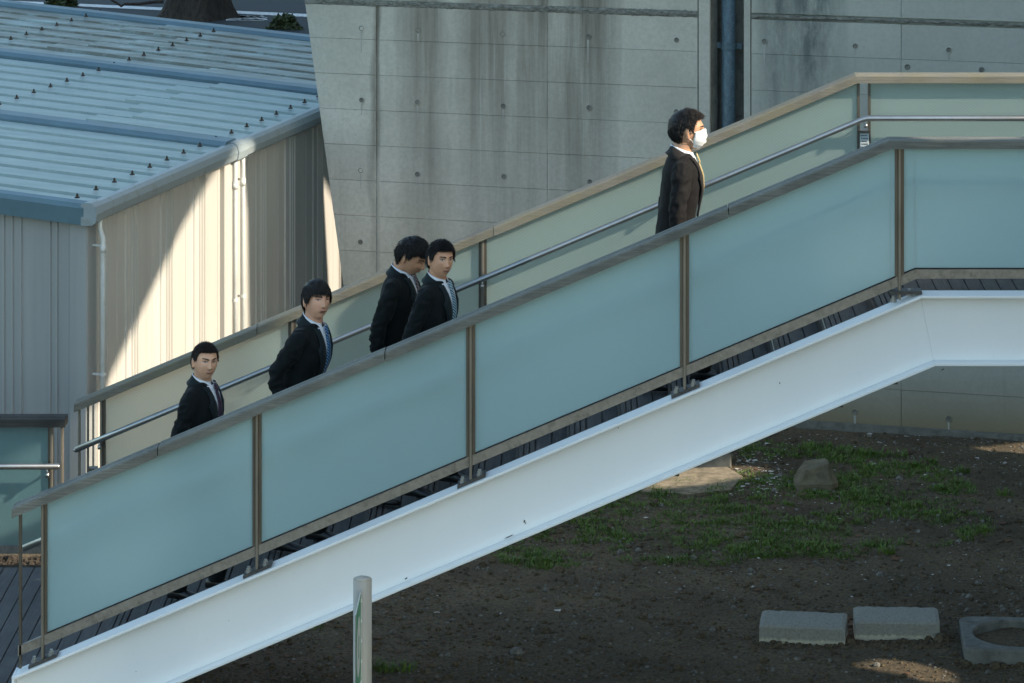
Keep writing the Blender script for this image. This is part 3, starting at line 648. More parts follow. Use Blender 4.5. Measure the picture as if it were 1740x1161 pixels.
def shrub(c, rx, rz, label, seed, n=900):
    rr = random.Random(seed); Tt = empty('shrub', c); tag(Tt, label, 'shrub'); lf = MB(); stm = MB()
    for k in range(7):
        a = rr.uniform(0, 6.28); stm.tube([(0, 0, 0), (rx*.5*math.cos(a), rx*.4*math.sin(a), rz*.8)], [.02, .006], 5)
    for _ in range(n):
        a = rr.uniform(0, 6.28); q = rr.random()**.4; z = rr.random(); w = (1-.5*z)*(1+.3*math.sin(3*a+seed))
        p = Vector((math.cos(a)*rx*q*w, math.sin(a)*rx*.8*q*w, z*rz*(.8+.3*math.sin(4*a)))); d = Vector((rr.gauss(0, 1), rr.gauss(0, 1), rr.gauss(0, .6))).normalized()*.05; b = d.orthogonal().normalized()*.028
        lf.add([p-d, p+b, p+d, p-b], [(0, 1, 2, 3)])
    stm.build('stem', M['bark'], Tt); o = lf.build('foliage', M['leaf'], Tt, fix=False); o['kind'] = 'stuff'
shrub(on_z(487, 50), .25, .20, 'small dark shrub on the asphalt between the tree and the concrete wall', 4)
shrub(on_z(106, 14), .26, .30, 'dark shrub at the upper left, left of the tree trunk', 5)

# ---- signpost --------------------------------------------------------------------------------------
SD = 18.8; pc = at_depth(616, 983, SD); sg = empty('signpost', (pc.x, pc.y, 0)); tag(sg, 'round satin steel post with a green and white sign plate seen edge-on', 'signpost')
ztp = pc.z; mb = MB(); mb.tube([(0, 0, -.1), (0, 0, ztp-.004)], .0495, 40, cap=True); mb.tube([(0, 0, ztp-.004), (0, 0, ztp)], [.0495, .0475], 40); mb.tube([(0, 0, ztp), (0, 0, ztp+.006)], [.044, .034], 32); mb.tube([(0, 0, ztp+.005), (0, 0, ztp+.009)], [.012, .008], 12)
mb.build('post', M['post_steel'], sg, True)
yb, yf = -.0505, -.50; zt0 = ztp-.045; zb0 = .5; x = -.006
mb = MB(); mb.box(x-.0015, x+.0015, yf, yb, zb0, zt0, 0); pl = mb.build('sign_plate', M['sign_green'], sg)
mb = MB(); e = .012
for (a, b, c, d) in ((yf, yf+e, zb0, zt0), (yb-e, yb, zb0, zt0), (yf+e, yb-e, zt0-e, zt0), (yf+e, yb-e, zb0, zb0+e)): mb.box(x-.0022, x+.0022, a, b, c, d)
mb.build('border', M['sign_white'], pl)
def disc(cy, cz, r, t, m, name, ri=0):
    mb = MB(); n_ = 40; out = [Vector((x+t, cy+r*math.cos(k*2*math.pi/n_), cz+r*math.sin(k*2*math.pi/n_))) for k in range(n_)]
    if ri: 
        inn = [Vector((x+t, cy+ri*math.cos(k*2*math.pi/n_), cz+ri*math.sin(k*2*math.pi/n_))) for k in range(n_)]; mb.add(out+inn, [(k, (k+1) % n_, n_+(k+1) % n_, n_+k) for k in range(n_)])
    else: mb.add(out, [tuple(range(n_))])
    return mb.build(name, M[m], pl)
cy, cz = (yf+yb)/2, zt0-.235
disc(cy, cz, .155, .0026, 'sign_white', 'white_disc'); disc(cy, cz, .060, .0030, 'sign_green', 'green_ring', .048)
mb = MB(); mb.box(x+.0030, x+.0034, cy-.008, cy+.008, cz-.05, cz+.05); mb.build('mark', M['sign_green'], pl)
mb = MB()
for k in range(3): mb.box(x+.0016, x+.0026, yf+.05, yb-.05, zt0-.50-k*.085, zt0-.465-k*.085)
mb.build('white_band', M['sign_white'], pl)
for k in range(9):
    mb = MB(); z = zt0-.055-k*.107; mb.tube([(x, -.062, z-.008), (x, -.062, z+.008)], .0075, 8); mb.tube([(x-.008, -.045, z), (x-.008, -.060, z)], .004, 6); mb.build('clip', M['sign_white'], sg)

# ---- kerb blocks, ring, rubble --------------------------------------------------------------------------
def kerb(pl_, pr_, label, dep=.26, h=.135):
    a = on_z(*pl_); b = on_z(*pr_); d = (b-a); L = d.length; d.normalize(); nn = Vector((-d.y, d.x, 0)); o = empty('kerb_stone', (a+b)/2)
    mb = MB(); Nn = 24; R = []
    for i in range(Nn+1):
        t = -L/2+L*i/Nn; e = .008 if i in (0, Nn) else 0; w = lambda: random.uniform(-.0025, .0025)
        pr = [(0+w(), -.03), (0+w(), .03), (.004+w(), h-.032-e), (.02+w(), h-.018-e), (.11, h-e+w()*.5), (dep-.01, h+.006-e+w()), (dep+w(), h-.01-e), (dep+.005, -.03)]
        R.append([d*t+nn*p+Vector((0, 0, z)) for p, z in pr])
    mb.rings(R); ob = mb.build('kerb_stone', M['kerb']); ob.location = o.location; bpy.data.objects.remove(o); ob.name = 'kerb_stone'
    tag(ob, label, 'kerb stone'); return ob
kerb((1290, 1093), (1436, 1099), 'left pale concrete kerb stone lying on the bare soil')
kerb((1452, 1087), (1597, 1089), 'pale concrete kerb stone lying between its twin and the round-holed block')
rb = empty('manhole_frame', on_z(1728, 1100)); tag(rb, 'square concrete slab with a round soil-filled hole at the lower right edge', 'concrete frame')
ctop = on_z(1728, 1076, .1); hw = .355; mb = MB(); n_ = 48; rot = rad(-3)
def sq(a, w):
    c_, s_ = math.cos(a), math.sin(a); k = w/max(abs(c_), abs(s_)); return (c_*k, s_*k)
R = []
for (kind, w, z) in (('s', hw, -.05), ('s', hw, .088), ('s', hw-.012, .1), ('c', .288, .1), ('c', .280, .088), ('c', .275, -.02)):
    R.append([Vector((sq(a, w)[0], sq(a, w)[1], z)) if kind == 's' else Vector((w*math.cos(a), w*math.sin(a), z)) for a in [2*math.pi*(k+.5)/n_ for k in range(n_)]])
mb.rings(R, 0, False); o = mb.build('frame', M['concrete_old'], rb); o.location = Vector((ctop.x, ctop.y, 0))-rb.location; o.rotation_euler.z = rot
mb = MB(); mb.add([(ctop.x+.279*math.cos(a), ctop.y+.279*math.sin(a), .045+.008*math.sin(5*a)) for a in [k*.2618 for k in range(24)]], [tuple(range(24))]); o = mb.build('soil_fill', M['soil'], rb); o.location = -rb.location
# block under the stair, slab, chunk
c = on_z(1243, 795); mb = MB(); mb.box(c.x-.9, c.x, c.y, c.y+.32, -.05, .15, 0, .012); o = mb.build('footing_block', M['concrete_old']); tag(o, 'weathered concrete footing block under the white beam, beside the grass', 'footing')
q = [on_z(x, y) for x, y in ((1090, 800), (1235, 796), (1262, 812), (1240, 835), (1170, 842), (1090, 838))]; mb = MB(); mb.prism([p+Vector((0, 0, -.03)) for p in q], (0, 0, .042)); o = mb.build('paving_slab', simple('sandy_worn_slab', (.24, .195, .13), .95, 0, .4, 14, bump=.6, dirt=((.08, .065, .04), 8, .8))); tag(o, 'flat worn concrete slab at the edge of the grass, partly in sun', 'slab')
c = on_z(1388, 836); mb = MB()
base = [(-.17, 0), (.14, .02), (.2, .10), (.16, .28), (-.12, .30), (-.2, .16)]; top = [(-.10, .05, .15), (.10, .10, .19), (.13, .14, .18), (.10, .24, .20), (-.09, .27, .17), (-.15, .18, .13)]
mb.rings([[c+Vector((x*.85, y, -.05)) for x, y in base], [c+Vector((x*.85, y, .05)) for x, y in base], [c+Vector((x*.85, y, z)) for x, y, z in top]]); o = mb.build('rubble_chunk', simple('mossy_rubble', (.15, .13, .085), .95, 0, .35, 14, bump=.8)); tag(o, 'angular brown lump of broken concrete half buried in the grass', 'rubble')
bv = o.modifiers.new('b', 'BEVEL'); bv.width = .012; bv.segments = 2

# ---- ground scatter ---------------------------------------------------------------------------------------
def inpoly(x, y, P):
    c = False; j = len(P)-1
    for i in range(len(P)):
        if (P[i][1] > y) != (P[j][1] > y) and x < (P[j][0]-P[i][0])*(y-P[i][1])/(P[j][1]-P[i][1])+P[i][0]: c = not c
        j = i
    return c
gp_ = [(830, 935), (1000, 860), (1120, 815), (1250, 770), (1300, 745), (1420, 760), (1600, 790), (1650, 830), (1690, 900), (1640, 930), (1530, 925), (1460, 950), (1330, 945), (1200, 965), (1040, 955), (920, 970), (850, 955)]
gw = [tuple(on_z(x, y))[:2] for x, y in gp_]
xs0, xs1 = min(p[0] for p in gw), max(p[0] for p in gw); ys0, ys1 = min(p[1] for p in gw), max(p[1] for p in gw)
mb = MB(); cnt = 0; rr = random.Random(11)
def tuft(x, y, n, h, sp):
    for _ in range(n):
        a = rr.uniform(0, 6.283); q = rr.random()**.6*sp; bx, by = x+math.cos(a)*q, y+math.sin(a)*q; z = gz(bx, by)-.002
        hh = h*rr.uniform(.4, 1.2); ln = rr.uniform(.2, 1.1)*hh; b = a+rr.uniform(-1.4, 1.4); dx, dy = math.cos(b)*ln, math.sin(b)*ln; w = rr.uniform(.0018, .0040)*(1+h*5); px, py = -math.sin(b)*w, math.cos(b)*w
        mb.add([(bx-px, by-py, z), (bx+px, by+py, z), (bx+px*.8+dx*.4, by+py*.8+dy*.4, z+hh*.7), (bx-px*.8+dx*.4, by-py*.8+dy*.4, z+hh*.7), (bx+dx, by+dy, z+hh*.95)], [(0, 1, 2, 3), (3, 2, 4)])
tries = 0
while cnt < 3600 and tries < 60000:
    tries += 1
    x, y = rr.uniform(xs0, xs1), rr.uniform(ys0, ys1)
    if not inpoly(x, y, gw): continue
    d = mnoise.noise(Vector((x*1.7, y*1.7, 0)))+.75*mnoise.noise(Vector((x*5.5, y*5.5, 4)))
    if d < .0+rr.uniform(-.35, .42): continue
    tuft(x, y, rr.randint(6, 13), rr.uniform(.010, .032)*(1+max(0, d)), .045); cnt += 1
for (px, py, k) in ((1580, 787, 34), (1556, 792, 18), (1635, 802, 26), (1440, 772, 26), (1470, 773, 26), (1500, 773, 20), (1530, 775, 22), (1710, 843, 22), (1365, 765, 22), (1380, 762, 18), (1290, 745, 20), (520, 1062, 16), (535, 1070, 12), (660, 1140, 30), (640, 1135, 20), (690, 1140, 25), (1505, 940, 30), (1640, 915, 25)):
    p = on_z(px, py); tuft(p.x, p.y, k*2, .055, .07)
tag(mb.build('grass', M['grass'], fix=False), kind='stuff')
# gravel, petals, straw, dead leaves
def scatter(name, n, mat, size, region, dens=None, shape='rock', seed=1):
    rr = random.Random(seed); mb = MB(); k = 0; t = 0
    while k < n and t < n*30:
        t += 1; px, py = rr.uniform(region[0], region[2]), rr.uniform(region[1], region[3]); p = on_z(px, py)
        if dens and rr.random() > dens(px, py, p): continue
        k += 1; z = gz(p.x, p.y) if (-2 < p.x < 5 and 1 < p.y < 9.2) else 0; s_ = size*math.exp(rr.gauss(0, .55)); a = rr.uniform(0, 6.28)
        if shape == 'rock':
            r_ = [[Vector((p.x+math.cos(a+q*1.2566)*s_*w*rr.uniform(.7, 1.2), p.y+math.sin(a+q*1.2566)*s_*w*rr.uniform(.7, 1.1), z+h*s_)) for q in range(5)] for w, h in ((.9, -.3), (1, .25), (.5, .75))]; mb.rings(r_, 0, True)
        elif shape == 'flat':
            h = rr.uniform(.0, .5)*s_; mb.add([(p.x+math.cos(a+q)*s_*rr.uniform(.6, 1.2), p.y+math.sin(a+q)*s_*rr.uniform(.6, 1.2), z+.004+h*rr.random()) for q in (0, 1.3, 2.7, 4.4)], [(0, 1, 2, 3)])
        else:
            L = s_*rr.uniform(3, 12); mb.tube([(p.x, p.y, z+.004), (p.x+math.cos(a)*L*.5, p.y+math.sin(a)*L*.5, z+.012), (p.x+math.cos(a+.3)*L, p.y+math.sin(a+.3)*L, z+.004)], size*.22, 3)
    return tag(mb.build(name, mat, fix=False), kind='stuff')
allr = (240, 735, 1745, 1165)
dn = lambda px, py, p: .35+.65*max(0, min(1, .5+1.6*mnoise.noise(Vector((p.x*1.3, p.y*1.3, 7)))))
scatter('gravel', 9000, M['soil'], .0085, allr, None, 'rock', 21)
scatter('gravel', 900, M['soil'], .008, (1275, 1090, 1612, 1104), None, 'rock', 22)
scatter('gravel', 500, M['soil'], .009, (1625, 1120, 1745, 1136), None, 'rock', 23)
scatter('gravel', 260, M['leaf_litter'], .010, (1425, 1040, 1460, 1096), None, 'flat', 24)
scatter('gravel', 5200, M['pebble'], .0058, allr, dn, 'rock', 1)
scatter('gravel', 500, M['pebble'], .0095, allr, dn, 'rock', 2)
scatter('gravel', 2600, M['leaf_litter'], .008, allr, lambda px, py, p: (1 if px < 760 and py > 950 else .12), 'flat', 3)
scatter('petals', 620, M['petal'], .0068, (1090, 738, 1742, 1000), lambda px, py, p: 1 if py < 800 else .15, 'flat', 4)
scatter('petals', 260, M['petal'], .0075, (1225, 768, 1330, 845), None, 'flat', 5)
scatter('petals', 160, M['petal'], .006, allr, None, 'flat', 6)
scatter('straw', 520, M['straw'], .008, allr, dn, 'stick', 8)
scatter('gravel', 500, simple('dark_clod', (.04, .03, .02), .95, 0, .5, 30), .012, (0, 946, 110, 984), None, 'rock', 9)

# ---- added slab beyond the right of frame, holes cut to shape the sun patches ----
def toQ(P): return (P.y+SUN.y/SUN.x*(8-P.x)*1.0, P.z+SUN.z/SUN.x*(8-P.x))
outer = [(-9, -.5), (50, -.5), (50, 19), (-9, 19)]
mainh = [(-2.23, 7.63), (-2.19, 7.74), (-1.32, 7.76), (-1.22, 8.2), (-1.18, 8.70), (-.9, 8.62), (.6, 8.42), (2.0, 8.22), (3.68, 8.94), (4.2, 9.09), (4.75, 9.22), (5.0, 9.12), (5.14, 8.5), (5.18, 7.3), (5.1, 6.95), (2, 6.92), (1.05, 6.9), (.95, 6.2), (.1, 6.35), (.1, 7.1), (-.6, 7.56), (-1.2, 7.68), (-1.6, 7.45), (-1.98, 7.27)]
slit = [(6.93, 7.0), (7.45, 7.0), (7.45, 7.6), (7.2, 8.0), (6.98, 8.2)]
def gpatch(pts): return [toQ(on_z(x, y)) for x, y in pts]
holes = [mainh, slit, gpatch([(1436, 1133), (1485, 1121), (1545, 1126), (1618, 1144), (1622, 1159), (1560, 1159), (1500, 1144)]), gpatch([(1085, 808), (1160, 798), (1250, 790), (1310, 794), (1280, 808), (1200, 824), (1085, 836)]), gpatch([(1640, 762), (1740, 752), (1800, 758), (1740, 772)])]
bm = bmesh.new(); es = []
for lp in [outer]+holes:
    vs = [bm.verts.new((8, y, z)) for y, z in lp]; es += [bm.edges.new((vs[i], vs[(i+1) % len(vs)])) for i in range(len(vs))]
bmesh.ops.triangle_fill(bm, use_beauty=True, edges=es)
r = bmesh.ops.extrude_face_region(bm, geom=list(bm.faces)); bmesh.ops.translate(bm, verts=[v for v in r['geom'] if isinstance(v, bmesh.types.BMVert)], vec=(.05, 0, 0)); bmesh.ops.recalc_face_normals(bm, faces=bm.faces)
me = bpy.data.meshes.new('sun_blocker'); bm.to_mesh(me); bm.free(); me.materials.append(M['concrete_old']); o = link('sun_blocker', me); tag(o, 'unseen slab added right of frame, with openings that shape sun and shade', 'wall')
#PEOPLE
# ================================================================== PEOPLE
HC = Vector((.024, 0, 1.580))                                     # head centre in a 1.72 m body
def sst(a, b, x): t = max(0, min(1, (x-a)/(b-a))); return t*t*(3-2*t)
def head_off(d, extra=0.0, jaw=1.0, nose=1.0):
    d = d.normalized(); s_ = d.z; ct = math.sqrt(max(1e-9, 1-s_*s_)); low = s_ < 0
    pw = 2.9 if low else 2.35; r = math.sqrt(max(0, 1-abs(s_)**pw))/ct if ct > .02 else 1.0
    r = min(r, 3)
    x = d.x*(.090 if d.x > 0 else .104)*r; y = d.y*.0745*r; z = s_*.115; t = max(0, -z/.115)
    f = sst(-.02, .06, x)
    y *= 1-(.34*t**1.7)*jaw
    if x < 0: x *= 1-.62*sst(.15, .95, t)
    else: x *= 1-.10*t**2
    if z > 0: x *= 1-.05*z/.115*(1 if x > 0 else 0)
    G = lambda v, s: math.exp(-(v/s)**2)
    if f > 0:
        A = np.interp(z, [-.044, -.037, -.029, -.02, 0, .018, .03], [0, .008, .0235, .020, .0105, .0045, 0]); sg = np.interp(z, [-.04, -.028, 0, .02], [.013, .0125, .0075, .0075])
        x += f*(1.12*nose*A*G(y, sg)+.0065*G(z-.031, .010)*G(y, .048)-.0115*G(abs(y)-.031, .0145)*G(z-.011, .010)+.0065*G(z+.058, .0075)*G(y, .019)-.0035*G(z+.047, .004)*G(y, .012)-.0035*G(z+.073, .006)*G(y, .018)+.0055*G(z+.097, .014)*G(y, .022)+.0035*G(abs(y)-.044, .018)*G(z+.018, .018))
    p = Vector((x, y, z))
    if extra: p += d*extra
    return p
def remesh(mb, vox, name, mats, smooth_it=2):
    ob = mb.build('tmp', mats); m = ob.modifiers.new('r', 'REMESH'); m.mode = 'VOXEL'; m.voxel_size = vox
    if smooth_it: s_ = ob.modifiers.new('s', 'SMOOTH'); s_.factor = .5; s_.iterations = smooth_it
    dg = bpy.context.evaluated_depsgraph_get(); me = bpy.data.meshes.new_from_object(ob.evaluated_get(dg)); old = ob.data; bpy.data.objects.remove(ob); bpy.data.meshes.remove(old)
    me.name = name; me.polygons.foreach_set('use_smooth', [True]*len(me.polygons)); return me
def bvh_of(mb): return BVHTree.FromPolygons([Vector(v) for v in mb.v], mb.f)
def ell(mb, c, a, b, h, n=20, k=12):
    R = [[Vector(c)+Vector((a*math.cos(p)*math.sin(q), b*math.sin(p)*math.sin(q), h*math.cos(q))) for p in [2*math.pi*i/n for i in range(n)]] for q in [math.pi*(j+.03)/(k+.06) for j in range(k+1)]]
    mb.rings(R)
def sup(c, hw, hd, n=36, e=2.4):
    R = []
    for i in range(n):
        a = 2*math.pi*i/n; ca, sa = math.cos(a), math.sin(a); R.append(Vector(c)+Vector((hd*math.copysign(abs(ca)**(2/e), ca), hw*math.copysign(abs(sa)**(2/e), sa), 0)))
    return R
def ik(a, b, l1, l2, pole):
    d = b-a; L = min(d.length, l1+l2-.002); dn_ = d.normalized(); x = (l1*l1-l2*l2+L*L)/(2*L); h = math.sqrt(max(0, l1*l1-x*x)); pl = (pole-dn_*pole.dot(dn_)).normalized(); return a+dn_*x+pl*h, a+dn_*L
skin_mats = {}
def skin_mat(c):
    n = NT('skin'); col = n.ramp(n.noise(n.pos(obj=True), 22, 5), [(.3, tuple(x*.86 for x in c)), (.7, tuple(min(1, x*1.1) for x in c))])
    n.b.inputs['Subsurface Weight'].default_value = .12; n.b.inputs['Subsurface Radius'].default_value = (.012, .005, .003); n.b.inputs['Subsurface Scale'].default_value = .6
    n.bump(n.noise(n.pos(obj=True), 260, 4), .12, .001); return n.set(col, .5)
def cloth(name, c, sheen=.3):
    n = NT(name); p = n.pos(obj=True); col = n.ramp(n.noise(p, 8, 5), [(.3, tuple(x*.75 for x in c)), (.7, tuple(x*1.25 for x in c))]); n.b.inputs['Sheen Weight'].default_value = sheen; n.b.inputs['Sheen Roughness'].default_value = .4
    h = n.math('ADD', n.math('MULTIPLY', n.noise(n.pos(obj=True, scale=(1, 1, .6), rot=(.3, .5, 0)), 16, 4, .5, .6), 1.0), n.math('MULTIPLY', n.noise(p, 500, 2), .05)); n.bump(h, .55, .012); return n.set(col, .85, 0, .22)
M['shirt'] = simple('white_shirt_cotton', (.72, .75, .80), .7, 0, .03)
M['shoe'] = simple('black_shoe_leather', (.012, .012, .012), .3)
M['button'] = simple('dark_button', (.05, .05, .05), .3)
def tie_mat(name, a, b, freq, axis_rot=rad(38), width=.5):
    n = NT(name); w = n.wave(n.pos(obj=True, rot=(axis_rot, 0, 0)), freq, 0, 'Z'); c = n.ramp(w, [(width-.06, a), (width+.06, b)]); return n.set(c, .45)
def hair_mat(name, c):
    n = NT(name); col = n.ramp(n.noise(n.pos(obj=True), 60, 4), [(.3, tuple(x*.6 for x in c)), (.7, tuple(x*1.7 for x in c))]); return n.set(col, .48, 0, .4)
mouth_m = simple('lips', (.44, .20, .135), .45); brow_m = simple('eyebrow_hair', (.035, .024, .018), .8); sclera_m = simple('eye_white', (.46, .42, .38), .3); iris_m = simple('iris_brown', (.018, .012, .009), .15); lid_m = simple('eyelid_shadow_line', (.045, .026, .02), .7)
mask_m = simple('white_face_mask', (.80, .80, .79), .85, 0, .02)

def person(spec):
    H = spec['h']/1.72; root = empty('person', spec['loc'], spec['yaw']); root.scale = (H, H, H); tag(root, spec['label'], 'person', 'young men in dark suits climbing the stair')
    lean, hy, hp = spec.get('lean', .1), spec.get('hyaw', 0), spec.get('hpitch', 0); twist = spec.get('twist', 0)
    rr = random.Random(spec['seed']); sz = Vector((spec['seed']*3.1, 0, 0))
    def pose(p):
        p = Vector(p); t = sst(.90, 1.25, p.z); a = lean*t; v = p-Vector((0, 0, .95)); c_, s_ = math.cos(a), math.sin(a)
        return Vector((v.x*c_+v.z*s_, v.y, -v.x*s_+v.z*c_))+Vector((0, 0, .95))
    HR = Matrix.Rotation(hy, 3, 'Z') @ Matrix.Rotation(hp, 3, 'Y') @ Matrix.Rotation(spec.get('hroll', 0), 3, 'X'); piv = Vector((-.015, 0, 1.475))
    def headx(p): return piv+HR @ (Vector(p)+HC-piv)
    def fin(mbm, name, mats, parent=root, smooth=True, solid=0, pre=None):
        for i, v in enumerate(mbm.v): mbm.v[i] = tuple(pose(v if pre is None else pre(v)))
        o = mbm.build(name, mats, parent, smooth, fix=(solid == 0))
        if solid: m = o.modifiers.new('s', 'SOLIDIFY'); m.thickness = solid; m.offset = 0
        return o
    # --- arms
    arms = {}
    for sd in (-1, 1):
        e, w = spec['arms'][0 if sd < 0 else 1]; arms[sd] = (Vector((-.01, sd*.160, 1.368)), Vector((e[0], sd*e[1], e[2])), Vector((w[0], sd*w[1], w[2])))
    # --- legs (in root frame)
    legs = {}; inv = Matrix.Rotation(-spec['yaw'], 3, 'Z')
    for sd, (fx, fz) in zip((-1, 1), spec['feet']):
        f = inv @ Vector((fx, 0, 0))/H+Vector((0, sd*.10, 0)); f.z = fz/H+.085; hip = Vector((0, sd*.095, .90)); kn, an = ik(hip, f, .425, .41, Vector((1, 0, .1))); legs[sd] = (hip, kn, an)
    # --- skin body: one continuous surface
    mb = MB(); na, nb = 84, 64; R = []
    for j in range(nb+1):
        th = -math.pi/2+math.pi*(j+.25)/(nb+.5); R.append([headx(head_off(Vector((math.cos(th)*math.cos(p), math.cos(th)*math.sin(p), math.sin(th))), 0, spec.get('jaw', 1))) for p in [2*math.pi*i/na for i in range(na)]])
    mb.rings(R)
    hb = MB(); hb.rings([[HC+head_off(Vector((math.cos(th)*math.cos(p), math.cos(th)*math.sin(p), math.sin(th))), 0, spec.get('jaw', 1)) for p in [2*math.pi*i/na for i in range(na)]] for th in [-math.pi/2+math.pi*(j+.25)/(nb+.5) for j in range(nb+1)]]); hbvh = bvh_of(hb)
    for sd in (-1, 1):                                            # ears with helix and lobe
        for (cx, cz, a, b, h) in ((-.004, -.008, .012, .010, .030), (-.010, .004, .016, .008, .024), (-.002, -.028, .010, .008, .012)):
            q = MB(); ell(q, (0, 0, 0), a, b, h, 14, 8)
            for i, v in enumerate(q.v): v = Matrix.Rotation(sd*.35, 3, 'Z') @ Vector(v); q.v[i] = tuple(headx(v+Vector((cx-.004, sd*.0800, cz))))
            mb.add(q.v, q.f)
    nk = [Vector((-.005, 0, 1.36)), Vector((-.012, 0, 1.44)), Vector((-.010, 0, 1.485)), headx(Vector((-.022, 0, -.075))), headx(Vector((-.022, 0, -.03)))]
    mb.tube(nk, [.082, .064, .058, .057, .058], 24)
    tr = [(.88, .13, .085), (1.0, .125, .085), (1.12, .135, .09), (1.28, .155, .10), (1.36, .15, .085), (1.41, .09, .06)]
    mb.rings([sup((0, 0, z), w, d, 28, 2.2) for z, w, d in tr])
    for sd in (-1, 1):
        s_, e, w = arms[sd]; mb.tube([s_+Vector((0, -sd*.05, .0)), s_, (s_+e)/2, e, (e+w)/2, w, w+(w-e).normalized()*.03], [.05, .042, .034, .022, .028, .024, .024], 14)
        d = (w-e).normalized(); d = (d+Vector((.15, 0, 0))).normalized(); side = Vector((0, sd, 0)); side = (side-d*side.dot(d)).normalized(); fw = side.cross(d) if sd > 0 else d.cross(side)
        if fw.x < 0: fw = -fw
        pc_ = w+d*.07; q = MB(); mb.rings([[w+d*t+fw*(hw_*math.cos(a))+side*(ht*math.sin(a)) for a in [k*math.pi/8 for k in range(16)]] for t, hw_, ht in ((.01, .024, .018), (.04, .033, .016), (.08, .040, .014), (.105, .036, .011))])
        for k in range(4):
            b0 = w+d*.095+fw*(.030-.020*k); L = (.072, .080, .074, .058)[k]; d1 = (d-side*.18).normalized(); d2 = (d-side*.6).normalized(); d3 = (d-side*1.0).normalized()
            mb.tube([b0-d*.02, b0, b0+d1*L*.45, b0+d1*L*.45+d2*L*.3, b0+d1*L*.45+d2*L*.3+d3*L*.25], [.0095, .0092, .0086, .008, .0065], 10)
        tb = w+d*.035+fw*.024; mb.tube([tb-fw*.012, tb+fw*.012+d*.018, tb+fw*.018+d*.045-side*.006, tb+fw*.014+d*.068-side*.014], [.012, .011, .0095, .0075], 10)
        hip, kn, an = legs[sd]; mb.tube([hip+Vector((0, 0, .05)), hip, (hip+kn)/2, kn, (kn+an)/2+Vector((-.015, 0, .03)), an, an-Vector((0, 0, .03))], [.07, .074, .064, .050, .048, .034, .033], 14)
        ell(mb, an+Vector((.035, 0, -.048)), .085, .024, .018)
    for i, v in enumerate(mb.v): mb.v[i] = tuple(pose(v))
    body = link('body', remesh(mb, .0042, 'body', skin_mat(tuple(x*k_ for x, k_ in zip(spec.get('skin', (.44, .265, .185)), (1.46, 1.31, 1.15)))), 1), root)
    # --- face
    def facepatch(fn, nu, nv, off, name, mat, par=body):
        q = MB(); vs = []
        for i in range(nu+1):
            for j in range(nv+1):
                y, z = fn(i/nu, j/nv); hit = hbvh.ray_cast(Vector((.4, y, HC.z+z)), Vector((-1, 0, 0)))
                x = hit[0].x if hit[0] else .05; vs.append(headx(Vector((x+off-HC.x, y, z))))
        q.add(vs, [(i*(nv+1)+j, (i+1)*(nv+1)+j, (i+1)*(nv+1)+j+1, i*(nv+1)+j+1) for i in range(nu) for j in range(nv)])
        return fin(q, name, mat, par, True)
    sq_ = spec.get('squint', .5)
    for sd in (-1, 1):
        def almond(h, c0=.031, w=.015, zc=.0095, up=0.0): return lambda u, v: (sd*(c0+(u-.5)*2*w), zc+up+(u-.5)*.0015+(v-.5)*h*math.sqrt(max(0, 1-((u-.5)*2)**2)))
        if not spec.get('eyes_down'): facepatch(almond(.0095*sq_+.002), 8, 2, .0022, 'eye', sclera_m); gz_ = spec.get('gaze', 0)*.003; facepatch(almond(.0085*sq_+.003, .031+sd*gz_, .0045), 6, 2, .0030, 'iris', iris_m)
        facepatch(lambda u, v: (sd*(.0155+u*.031), .0118+.0028*math.sin(u*math.pi)+.001*u+(v-.5)*.0032-(.006 if spec.get('eyes_down') else 0)), 8, 1, .0028, 'eyelid', lid_m)
        ba = spec.get('brow', .0); facepatch(lambda u, v: (sd*(.013+u*.036), .0275+.0035*math.sin(u*2.6)+ba*(u-.3)*.010+(v-.5)*(.0098-.005*u)), 8, 2, .0026, 'eyebrow', brow_m)
        facepatch(lambda u, v: (sd*(.0045+u*.006), -.0375+(v-.5)*.0028), 3, 1, .0012, 'nostril', lid_m)
    if not spec.get('mask'):
        op = spec.get('open', 0)
        facepatch(lambda u, v: ((u-.5)*.046, -.0535+(.0012*math.cos(u*12.56))+(v-.5)*.0085*math.sin(max(.12, min(1, .12+math.sin(u*math.pi)))*1.57)), 12, 2, .0020, 'upper_lip', mouth_m)
        facepatch(lambda u, v: ((u-.5)*.040, -.0625-op*.006+(v-.5)*.0095*math.sin(max(.12, min(1, .12+math.sin(u*math.pi)))*1.57)), 12, 2, .0020, 'lower_lip', mouth_m)
        facepatch(lambda u, v: ((u-.5)*.044, -.0580-op*.0015+(v-.5)*(.0016+op*.005)*math.sin(math.pi*(.06+.88*u))), 10, 1, .0034, 'mouth_line', iris_m)
    else:
        q = MB(); vs = []; nu, nv = 26, 14
        for i in range(nu+1):
            for j in range(nv+1):
                u, v = i/nu*2-1, j/nv; ph = u*rad(72)*(1-.18*abs(v-.5)); th = rad(2+4*(1-abs(u)))-v*rad(66-14*abs(u)); pl_ = .0022*math.sin(v*28)
                vs.append(headx(head_off(Vector((math.cos(th)*math.cos(ph), math.cos(th)*math.sin(ph), math.sin(th))), .006+.019*(1-u*u)*math.sin(math.pi*(.12+.80*v))+pl_*(1-u*u), 1, .12)))
        q.add(vs, [(i*(nv+1)+j, (i+1)*(nv+1)+j, (i+1)*(nv+1)+j+1, i*(nv+1)+j+1) for i in range(nu) for j in range(nv)]); mo = fin(q, 'face_mask', mask_m, root, True, .002)
